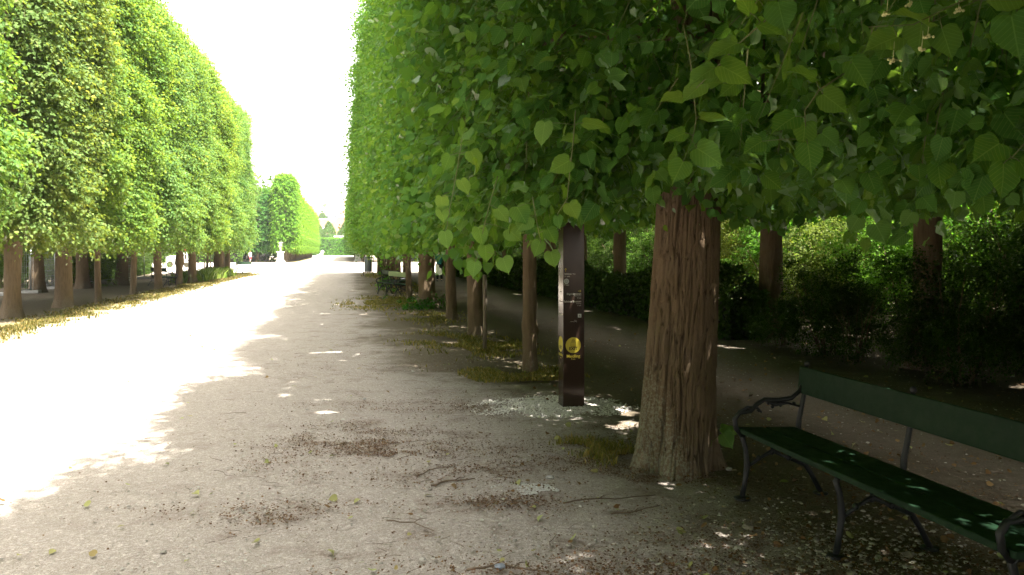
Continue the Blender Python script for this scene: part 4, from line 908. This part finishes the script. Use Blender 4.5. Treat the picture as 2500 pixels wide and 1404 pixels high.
# up arrow, palace
ax, az = fx(1381), zof(659)
strokes('up_arrow', [((ax, az - .018), (ax, az + .016)), ((ax - .012, az + .003), (ax, az + .016)), ((ax + .012, az + .003), (ax, az + .016))], .005, M['yellow'], .0012)
text('place_name', 'Schloss', fx(1378), zof(669), .026, M['ltext'], bold=.0006); text('place_translation', 'Palace', fx(1398), zof(669), .014, M['ltext'])
text('walking_time', '11 min', fx(1378), zof(675), .022, M['ltext'], bold=.0004)
disc('round_icon', fx(1383), zof(687), .0285, M['iconw'], .0012)
strokes('lion_figure', [((fx(1383) + a, zof(687) + b), (fx(1383) + c_, zof(687) + d)) for a, b, c_, d in [(-.012, .014, .012, .014), (-.014, .012, -.014, -.006), (.014, .012, .014, -.006), (-.014, -.006, 0, -.018), (.014, -.006, 0, -.018), (-.008, .004, -.002, .004), (.003, .004, .009, .004), (-.006, -.006, .006, -.006)]], .003, M['ink'], .002)
text('walking_time', '7 min', fx(1378), zof(696), .022, M['ltext'], bold=.0004)
ax, az = fx(1416), zof(711)
strokes('right_arrow', [((ax - .018, az), (ax + .016, az)), ((ax + .003, az + .012), (ax + .016, az)), ((ax + .003, az - .012), (ax + .016, az))], .005, M['yellow'], .0012)
rx = fx(1420)
text('place_name', 'Engelsbrunnen', rx, zof(718), .027, M['ltext'], 'RIGHT', bold=.0006); text('place_translation', 'Angel Fountain', rx, zof(722.5), .013, M['ltext'], 'RIGHT'); text('walking_time', '3 min', rx, zof(728), .020, M['ltext'], 'RIGHT')
text('place_name', 'Schöner Brunnen', rx, zof(736.5), .027, M['ltext'], 'RIGHT', bold=.0006); text('place_translation', 'Fair Spring', rx, zof(741.5), .013, M['ltext'], 'RIGHT'); text('walking_time', '1 min', rx, zof(746.5), .020, M['ltext'], 'RIGHT')
mb = MB(); mb.box((fx(1416), -.001, zof(771.5)), (.038, .002, .038)); mb.build('square_icon', M['iconw'], pl)
strokes('icon_mark', [((fx(1416) - .008, zof(771.5) + .01), (fx(1416), zof(771.5))), ((fx(1416), zof(771.5)), (fx(1416) + .002, zof(771.5) - .012)), ((fx(1416), zof(771.5)), (fx(1416) + .008, zof(771.5) - .006))], .005, M['ink'], .0032)
text('small_print', 'discover', fx(1409), zof(782.5), .009, M['ltext'], 'RIGHT'); text('small_print', 'schoenbrunn.at/app', fx(1409), zof(785.8), .009, M['ltext'], 'RIGHT')
dx, dz = fx(1400), zof(843.5)
disc('yellow_disc', dx, dz, .083, M['yellow'], .0012)
s_ = .026; by = dz + .012
strokes('gate_drawing', [((dx - s_, by - .024), (dx + s_, by - .024)), ((dx - s_, by - .024), (dx - s_, by + .02)), ((dx + s_, by - .024), (dx + s_, by + .02)), ((dx - s_, by + .02), (dx + s_, by + .02)),
    ((dx - .02, by + .026), (dx - .014, by + .04)), ((dx - .014, by + .04), (dx, by + .055)), ((dx, by + .055), (dx + .014, by + .04)), ((dx + .014, by + .04), (dx + .02, by + .026)), ((dx - .012, by + .032), (dx + .012, by + .032)), ((dx - .006, by + .026), (dx - .006, by + .044)), ((dx + .006, by + .026), (dx + .006, by + .044))], .0028, M['ink'], .002)
text('exit_word', 'EXIT', dx, dz - .036, .044, M['ink'], 'CENTER', bold=.0016)
text('place_name', 'Meidling', dx, zof(870.5), .044, M['yellow'], 'CENTER', bold=.0008); text('walking_time', '9 min', dx, zof(877.5), .020, M['yellow'], 'CENTER', bold=.0004)
disc('yellow_disc', PD * .5, zof(842), .083, M['yellow'], .0012, face='side')
text('exit_word', 'EXIT', PD * .5, zof(842) - .036, .044, M['ink'], 'CENTER', face='side', bold=.0012)
text('place_name', 'Meidling', PD * .5, zof(868), .044, M['yellow'], 'CENTER', face='side'); text('walking_time', '9 min', PD * .5, zof(876), .020, M['yellow'], 'CENTER', face='side')
text('place_name', 'Engelsbrunnen', PD * .5, zof(736), .024, M['ltext'], 'CENTER', face='side'); text('place_name', 'Schöner Brunnen', PD * .5, zof(768), .024, M['ltext'], 'CENTER', face='side'); text('place_name', 'Schloss', PD * .5, zof(712), .024, M['ltext'], 'CENTER', face='side')

# ------------------------------------------------------------ stake, bin, urns, sculpture
t = MB(); t.tube([(0, 0, -.05), (0.01, 0, 0.6), (0.0, 0.0, 1.25)], [.034, .033, .035], 10)
o = t.build('wooden_stake', M['wood'], None, True); g = G(1183, 855); o.location = g; tag(o, 'weathered grey wooden stake beside the flaking trunk', 'stake')
for i, (px, h_, pyb) in enumerate([(483, 1.9, 676), (499, 2.0, 680), (513, 2.0, 678), (530, 2.0, 668), (547, 1.9, 672)]):
    mb = MB(); mb.tube([(0, 0, -.05), (.01, 0, h_ / 2), (0, 0, h_)], .035, 8); o = mb.build('wooden_stake', M['wood'], None, True); o.location = G(px, pyb)
    tag(o, 'one of the pale planting stakes among weeds in the left row', 'stake', 'planting stakes in the left row')
b = thing('litter_bin', 'blue-grey litter bin on a tubular frame at the end of the right row', 'litter bin', G(899, 674), TH)
mb = MB(); mb.lathe([(.23, .28), (.25, .32), (.25, 1.08), (.23, 1.1)], (0, 0, 0), 24); mb.build('drum', M['greybin'], b, True)
mb = MB(); mb.lathe([(.27, 1.12), (.27, 1.2), (.2, 1.27), (.02, 1.3)], (0, 0, 0), 24); mb.build('lid', M['greybin'], b, True)
mb = MB(); mb.tube([(-.32, 0, 0), (-.32, 0, 1.2), (-.2, 0, 1.35), (.2, 0, 1.35), (.32, 0, 1.2), (.32, 0, 0)], .025, 8); mb.tube([(-.32, 0, .25), (.32, 0, .25)], .02, 8); mb.build('frame', M['iron'], b, True)
def urn(loc, label, sc=1.0):
    t = thing('stone_urn', label, 'urn', loc, TH)
    m = MB(); 
    for z0, z1, w0, w1 in ((0, .12, 1.25, 1.25), (.12, .3, 1.1, 1.02), (.3, 1.35, .86, .86), (1.35, 1.43, .98, 1.08), (1.43, 1.53, 1.12, 1.12)):
        m.add([(a * w / 2, b_ * w / 2, z) for z, w in ((z0, w0), (z1, w1)) for a, b_ in ((-1, -1), (1, -1), (1, 1), (-1, 1))], [(3, 2, 1, 0), (4, 5, 6, 7), (0, 1, 5, 4), (1, 2, 6, 5), (2, 3, 7, 6), (3, 0, 4, 7)])
    m.box((0, -.436, .82), (.5, .02, .7)); m.build('pedestal', M['stone'], t, False, .01)
    m = MB(); m.lathe([(.26, 1.53), (.26, 1.6), (.14, 1.66), (.11, 1.78), (.16, 1.84), (.12, 1.88), (.27, 2.02), (.40, 2.3), (.42, 2.42), (.36, 2.52), (.34, 2.62), (.45, 2.74), (.46, 2.8), (.3, 2.84)], (0, 0, 0), 28); m.build('vase', M['stone'], t, True)
    m = MB(); m.lathe([(.3, 2.84), (.28, 2.92), (.14, 3.0), (.1, 3.06), (.13, 3.14), (.07, 3.24), (.01, 3.3)], (0, 0, 0), 20); m.build('lid', M['stone'], t, True)
    for s in (-1, 1):
        m = MB(); m.tube([(s * .38, 0, 2.28), (s * .55, 0, 2.4), (s * .57, 0, 2.58), (s * .45, 0, 2.72), (s * .4, 0, 2.66)], [.05, .055, .05, .04, .03], 8); m.ball((s * .52, 0, 2.62), .09, 8, 6); m.build('handle', M['stone'], t, True)
    return t
urn(G(685, 640), 'white stone urn on a pedestal at the left side of the crossing')
urn(G(874, 638), 'white stone urn on a pedestal half hidden by leaves, right of the crossing')
t = thing('stone_sculpture', 'pale stone sculpture bleached by sun in the middle of the crossing', 'sculpture', G(778, 655), TH)
m = MB(); m.box((0, 0, .12), (1.5, .9, .24)); m.box((0, 0, .36), (1.25, .7, .24)); m.build('plinth', M['stone'], t, False, .02)
m = MB(); m.lathe_sc([(.02, -1), (.7, -.75), (1, -.2), (.9, .35), (.5, .8), (.05, 1)], (-.1, 0, .85), .42, 14, (1.35, .8, .95)); m.tube([(.0, 0, .9), (.18, 0, 1.15), (.3, 0, 1.4)], [.3, .22, .12], 12); m.ball((.34, 0, 1.52), .16, 12, 8)
m.tube([(-.5, .1, .9), (-.62, .1, .7), (-.6, .1, .5)], [.14, .1, .08], 8); m.tube([(.3, -.2, 1.2), (.42, -.3, .95), (.3, -.3, .75)], [.1, .08, .06], 8); m.build('figure', M['stone'], t, True)
t = thing('stone_block', 'small white stone block at the far end of the avenue', 'stone', G(807, 622), TH)
m = MB(); m.box((0, 0, .2), (3.6, 3.6, .4)); m.box((0, 0, 1.55), (2.8, 2.8, 2.3)); m.box((0, 0, 2.8), (3.3, 3.3, .25)); m.build('block', M['stone'], t, False, .03)

# ------------------------------------------------------------ people
def person(label, loc, rz, shirt, trousers, hair, hgt=1.75, shorts=False, stride=0.25, sack=None):
    t = thing('person', label, 'person', loc, rz); k = hgt / 1.75
    me = bpy.data.meshes.new('body'); J = {}
    pts = [('pel', (0, 0, .93), .125), ('wst', (0, .0, 1.08), .115), ('chs', (0, .01, 1.28), .14), ('nek', (0, 0, 1.47), .055), ('hd0', (0, -.01, 1.56), .075), ('hd1', (0, -.015, 1.66), .085), ('hd2', (0, 0, 1.72), .06),
           ('shl', (-.18, 0, 1.40), .06), ('ell', (-.25, .03, 1.12), .042), ('wrl', (-.26, -.08, .90), .028), ('hal', (-.26, -.11, .82), .032), ('shr', (.18, 0, 1.40), .06), ('elr', (.25, .04, 1.13), .042), ('wrr', (.27, .0, .90), .028), ('har', (.27, -.03, .82), .032),
           ('hpl', (-.09, 0, .86), .09), ('knl', (-.10, -stride * .45, .48), .06), ('anl', (-.10, -stride * .3, .09), .04), ('tol', (-.11, -stride * .3 - .15, .035), .035), ('hpr', (.09, 0, .86), .09), ('knr', (.10, stride * .1, .48), .06), ('anr', (.10, stride * .7, .11), .04), ('tor', (.11, stride * .7 - .14, .035), .035)]
    ix = {n: i for i, (n, _, _) in enumerate(pts)}
    E = [('pel', 'wst'), ('wst', 'chs'), ('chs', 'nek'), ('nek', 'hd0'), ('hd0', 'hd1'), ('hd1', 'hd2'), ('chs', 'shl'), ('shl', 'ell'), ('ell', 'wrl'), ('wrl', 'hal'), ('chs', 'shr'), ('shr', 'elr'), ('elr', 'wrr'), ('wrr', 'har'), ('pel', 'hpl'), ('hpl', 'knl'), ('knl', 'anl'), ('anl', 'tol'), ('pel', 'hpr'), ('hpr', 'knr'), ('knr', 'anr'), ('anr', 'tor')]
    me.from_pydata([Vector(p) * k for _, p, _ in pts], [(ix[a], ix[b]) for a, b in E], [])
    tmp = bpy.data.objects.new('tmp', me); col.objects.link(tmp); sk = tmp.modifiers.new('s', 'SKIN')
    for i, (_, _, r) in enumerate(pts): me.skin_vertices[0].data[i].radius = (r * k, r * k)
    me.skin_vertices[0].data[0].use_root = True
    sb = tmp.modifiers.new('u', 'SUBSURF'); sb.levels = 2; sb.render_levels = 2; bpy.context.view_layer.update()
    bm_ = bpy.data.meshes.new_from_object(tmp.evaluated_get(bpy.context.evaluated_depsgraph_get())); bpy.data.objects.remove(tmp); bm_.name = 'body'; bm_.materials.clear(); bm_.materials.append(M['skin'])
    bm_.polygons.foreach_set('use_smooth', [True] * len(bm_.polygons)); link('body', bm_, t)
    g = dict((n, Vector(p) * k) for n, p, _ in pts)
    def cloth(name, color, paths):
        m = MB()
        for ps, rs in paths: m.tube(ps, [r * k for r in rs], 14)
        return m.build(name, plain(name, color, 0.85, var=.12), t, True)
    cloth('shirt', shirt, [([g['pel'] + Vector((0, 0, .0)), g['wst'], g['chs'] - Vector((0, 0, .02)), g['chs'] + Vector((0, 0, .1 * k)), g['nek'] - Vector((0, 0, .01))], [.165, .16, .19, .165, .07]), ([g['chs'] + Vector((-.1, 0, .12)), g['shl'], g['shl'].lerp(g['ell'], .7)], [.08, .078, .062]), ([g['chs'] + Vector((.1, 0, .12)), g['shr'], g['shr'].lerp(g['elr'], .7)], [.08, .078, .062])])
    f = .75 if shorts else 1
    def leg(h, kn, an): return ([g['pel'] + Vector((g[h].x * .5, 0, .05)), g[h], g[kn] if not shorts else g[h].lerp(g[kn], .75)] + ([] if shorts else [g[an] + Vector((0, 0, .03))]), [.13, .115, .085] + ([] if shorts else [.06]))
    cloth('shorts' if shorts else 'trousers', trousers, [leg('hpl', 'knl', 'anl'), leg('hpr', 'knr', 'anr')])
    m = MB(); hc = g['hd1']; m.lathe_sc([(.02, 1), (.6, .82), (.95, .35), (1, -.1), (.85, -.6), (.5, -.9)], hc + Vector((0, .018, .02)), .115 * k, 14, (.92, 1.0, 1.1)); m.build('hair', plain('hair', hair, .6), t, True)
    m = MB()
    for s, q in ((-1, 'tol'), (1, 'tor')): m.ball(g[q] + Vector((0, .05, .012)), .075 * k, 10, 7, (.62, 1.7, .62))
    m.build('shoes', plain('shoes', (.04, .04, .045), .6), t, True)
    if sack: m = MB(); m.lathe_sc([(.1, -1), (.9, -.8), (1, 0), (.85, .7), (.2, 1)], g['chs'] + Vector((0, .2, -.05)), .17 * k, 12, (.9, .55, 1.35)); m.build('backpack', plain('backpack', sack, .7), t, True)
    return t
person('person in teal shirt and dark trousers with navy backpack walking under the right trees', G(1073, 687), PI * 0.98 - PI, (.03, .24, .26), (.012, .016, .022), (.035, .022, .015), 1.74, sack=(.01, .03, .08)).rotation_euler = (0, 0, PI * 1.0 + 0.0 if False else 0)
person('distant person in a pale top and red shorts crossing at the left', G(611, 643), 1.2, (.7, .66, .6), (.5, .05, .08), (.12, .07, .04), 1.65, True)
person('distant person in a pink patterned top seen between the left trunks', G(538, 645), -1.2, (.5, .08, .14), (.45, .1, .14), (.05, .03, .02), 1.65)

# ------------------------------------------------------------ construction fence, railings, stall
def fence_panel(p0, p1, h, label, group, feet=True):
    L = math.hypot(p1[0] - p0[0], p1[1] - p0[1]); t = thing('fence_panel', label, 'fence', (*p0, 0), math.atan2(p1[1] - p0[1], p1[0] - p0[0]), group)
    m = MB(); m.tube([(.03, 0, 0), (.03, 0, h)], .021, 8); m.tube([(L - .03, 0, 0), (L - .03, 0, h)], .021, 8); m.tube([(.03, 0, h - .05), (L - .03, 0, h - .05)], .017, 8); m.tube([(.03, 0, .15), (L - .03, 0, .15)], .017, 8); m.build('frame', M['steel'], t, True)
    m = MB(); n = int(L / .16)
    for i in range(1, n): m.tube([(L * i / n, 0, .15), (L * i / n, 0, h - .05)], .0028, 4, False)
    for i in range(1, 8): m.tube([(.03, .003, .15 + (h - .2) * i / 8), (L - .03, .003, .15 + (h - .2) * i / 8)], .0028, 4, False)
    m.build('wire_mesh', M['steel'], t)
    if feet:
        for x_ in (.03, L - .03): m = MB(); m.box((x_, 0, .06), (.22, .68, .12)); m.build('foot', M['concrete'], t, False, .015)
    return t
pf = [G(20, 722), G(75, 716), G(135, 706), G(190, 699), G(245, 692), G(300, 686), G(352, 681), G(382, 676)]
names = ['wire fence panel behind the leftmost trunk', 'wire fence panel left of the thick flared trunk', 'wire fence panel behind the thick flared trunk', 'wire fence panel between the thick and the thin leaning trunk', 'wire fence panel right of the thin leaning trunk', 'wire fence panel before the low left hedge', 'wire fence panel by the open gravel at the left']
for i in range(7): fence_panel(pf[i][:2], pf[i + 1][:2], 2.0, names[i], 'mobile construction fence panels')
m = None
hx0 = lambda px, Yd: (px - 1250) * Yd / F
rl = thing('railing', 'grey boarded fence beneath the trees left of the urn', 'fence', (hx0(588, 119.5), 119.5, 0), 0)
M['greyboard'] = plain('weathered grey boards', (.17, .18, .18), .8, bump=.3)
m = MB()
for i in range(22): m.box((i * .2, 0, .95), (.175, .03, 1.9))
m.build('boards', M['greyboard'], rl)
for i in range(3):
    m = MB(); m.box((i * 2.1, .06, 1.0), (.09, .09, 2.0)); m.build('post', M['greyboard'], rl)
st = thing('market_cart', 'white cart with a red and white awning glimpsed between the left trunks', 'cart', G(440, 652), .1)
m = MB(); m.box((0, 0, .75), (2.4, 1.2, .8)); m.build('body', M['white'], st, False, .03)
m = MB(); m.box((.7, 0, 1.9), (1.5, 1.3, .12)); m.box((.7, -.66, 1.76), (1.5, .03, .24)); m.build('awning', M['red'], st, False, .01)
for x_ in (.05, 1.35): m = MB(); m.tube([(x_, -.5, 1.1), (x_, -.5, 1.85)], .03, 8); m.build('pole', M['white'], st)
for x_ in (-.8, .8):
    m = MB(); m.tube([(x_, -.66, .3), (x_, -.58, .3)], .3, 18); m.build('wheel', M['ink'], st)
sg = thing('bicycle_sign', 'white board with black marks standing on the gravel between the left trunks', 'sign', G(457, 654), 0)

m = MB(); m.box((0, 0, 1.0), (.85, .04, 1.0)); m.build('board', M['white'], sg, False, .01)
m = MB(); m.box((-.15, -.025, 1.05), (.2, .01, .45)); m.box((.15, -.025, 1.15), (.12, .01, .3)); m.box((.1, -.025, .72), (.4, .01, .08)); m.build('black_marks', M['ink'], sg)
for x_ in (-.35, .35): m = MB(); m.tube([(x_, .03, 0), (x_, .03, 1.5)], .025, 8); m.build('leg', M['steel'], sg)

# ------------------------------------------------------------ town beyond the far hedge
xs = np.linspace(-1500, 1500, 60); ys = np.linspace(300, 3200, 70); X, Y = np.meshgrid(xs, ys)
Zt = np.interp(Y.ravel(), [300, 420, 700, 1500, 3200], [-.6, 2, 22, 86, 150]) + 6 * noise(np.stack([X.ravel() / 220, Y.ravel() / 260, X.ravel() * 0], 1)) * np.clip((Y.ravel() - 420) / 400, 0, 1)
ii = (np.arange(69)[:, None] * 60 + np.arange(59)[None]).ravel()
M['hill'] = plain('hill scrub', (.16, .19, .10), .95, sc=.02)
tag(link('hills', raw_mesh('hills', np.stack([X.ravel(), Y.ravel(), Zt], 1), quads=np.stack([ii, ii + 1, ii + 61, ii + 60], 1), smooth=True, mats=[M['hill']])), kind='structure')
def hillz(y_): return float(np.interp(y_, [300, 420, 700, 1500, 3200], [-.6, 2, 22, 86, 150]))
M['tile'] = plain('terracotta roof tiles', (.20, .08, .05), .85, var=.2, sc=2); M['render'] = plain('cream plaster', (.68, .62, .5), .85, var=.05); M['pane'] = plain('dark window glass', (.06, .07, .09), .2)
def house(name, label, x0, y0, wdt, dep, zb, wall, roofh, group=None, rows=2, cols=5, roofm='tile', hip=.5, base=0):
    t = thing(name, label, 'house', (x0, y0, base), 0, group)
    m = MB(); m.box((0, 0, wall / 2 - 2), (wdt, dep, wall + 4)); m.build('wall', M['render'], t)
    hw, hd = wdt / 2 + .4, dep / 2 + .4; rx_ = hw - hip * dep / 2
    m = MB(); m.add([(-hw, -hd, wall), (hw, -hd, wall), (hw, hd, wall), (-hw, hd, wall), (-rx_, 0, wall + roofh), (rx_, 0, wall + roofh)], [(0, 1, 5, 4), (2, 3, 4, 5), (1, 2, 5), (3, 0, 4), (3, 2, 1, 0)]); rf = m.build('roof', M[roofm], t)
    if name == 'tiled_house':
        m = MB()
        for a_, b_ in (((-hw, -hd, wall), (-rx_, 0, wall + roofh)), ((hw, -hd, wall), (rx_, 0, wall + roofh)), ((-rx_, 0, wall + roofh), (rx_, 0, wall + roofh))): m.tube([Vector(a_) + Vector((0, -.05, .1)), Vector(b_) + Vector((0, -.05, .1))], .3, 6)
        m.build('ridge_tiles', M['white'], rf)
    for q in range(rows):
        for c_ in range(cols):
            m = MB(); m.box((-wdt / 2 + wdt * (c_ + .5) / cols, -dep / 2 - .02, wall * (q + .55) / rows), (wdt / cols * .4, .1, wall / rows * .5)); m.build('window', M['pane'], t)
    return t
def hx(px, Yd): return (px - 1250) * Yd / F
house('tiled_house', 'long building with a terracotta hipped roof behind the far hedge', hx(855, 350), 350, 24, 14, 0, 9.0, 7.4, rows=2, cols=7, hip=1.0)
house('tiled_house', 'smaller terracotta roof half hidden by the left tree wall', hx(765, 380), 380, 20, 12, 0, 9.5, 7.0, rows=2, cols=5, hip=.4)
t = thing('round_tree', 'dense conical tree in front of the terracotta roof', 'tree', (hx(803, 300), 300, 0))
r = np.random.RandomState(31); n = 5200; zz = r.uniform(0, 1, n); rad = np.where(zz < .25, .75 + zz, 1.0 - ((zz - .25) / .75) ** 1.6 * .9); a = r.uniform(0, 6.28, n); rr = rad * 3.6 * (1 - r.exponential(.12, n)) * (1 + .15 * noise(np.stack([np.cos(a) * 2, np.sin(a) * 2, zz * 5], 1)))
S = np.stack([np.cos(a) * rr, np.sin(a) * rr, 2.0 + zz * 10.6], 1); V, T, a_, uv = leaves(LOW, S, r.normal(0, 1, (n, 3)), nrm(S * np.array([1, 1, 0])) + r.normal(0, .4, (n, 3)), r.uniform(.3, .5, n), np.clip(r.normal(.4, .2, n), .01, .99))
o = link('crown', raw_mesh('crown', V, tris=T, attr=a_, mats=[M['leafdark']]), t); o.color = (1.6, 1.7, 1.6, 1); crownm = o.data
m = MB(); m.tube([(0, 0, -.1), (0, 0, 3), (0, 0, 8)], [.35, .3, .15], 8); m.build('trunk', M['bark'], t)
for px, Yd, sc, lb in [(846, 310, 1.05, 'dark round tree partly behind the right tree wall'), (776, 310, .95, 'round tree at the edge of the left tree wall'), (787, 440, 1.5, 'rounded tree behind the left terracotta roof'), (835, 460, 1.3, 'small tree top beyond the terracotta ridge')]:
    copy_tree(t, (hx(px, Yd), Yd, hillz(Yd) if Yd > 400 else 0), 0, lb).scale = (sc * 1.1, sc, sc)
r = random.Random(9)
for i in range(46):
    Yd = r.uniform(520, 1350); px = r.uniform(745, 880)
    house('town_house', 'pale distant house on the hillside beyond the gardens', hx(px, Yd), Yd, r.uniform(14, 30), r.uniform(10, 14), 0, r.uniform(8, 16), r.uniform(3, 5), 'houses of the distant town', rows=2, cols=4, roofm=r.choice(['tile', 'stone', 'concrete']), base=hillz(Yd))
for i in range(12):
    Yd = r.uniform(560, 1300); c_ = copy_tree(t, (hx(r.uniform(745, 880), Yd), Yd, hillz(Yd) - 2), 0, 'tree among the distant town houses', 'trees in the distant town'); c_.scale = (2.2, 1.6, 1.2)
t = thing('parapet', 'pale low wall showing above the far hedge', 'wall', (hx(838, 290), 290, 0)); m = MB(); m.box((0, 0, 3.4), (6.5, .5, 6.8)); m.build('wall', M['concrete'], t, False, .02); m = MB(); m.box((0, 0, 6.9), (6.8, .8, .25)); m.build('coping', M['stone'], t, False, .02)
# ------------------------------------------------------------ air
def haze(density):
    m = bpy.data.materials.new('haze'); m.use_nodes = True; n = m.node_tree.nodes; n.remove(n['Principled BSDF'])
    v = n.new('ShaderNodeVolumePrincipled'); v.inputs['Color'].default_value = (.95, .97, 1, 1); v.inputs['Density'].default_value = density; v.inputs['Anisotropy'].default_value = .3
    m.node_tree.links.new(v.outputs[0], n['Material Output'].inputs['Volume'])
    mb = MB(); mb.box((0, 1400, 98), (5200, 4400, 200)); o = mb.build('haze', m); return tag(o, kind='stuff')
HAZE = 0.0003
if HAZE: haze(HAZE)
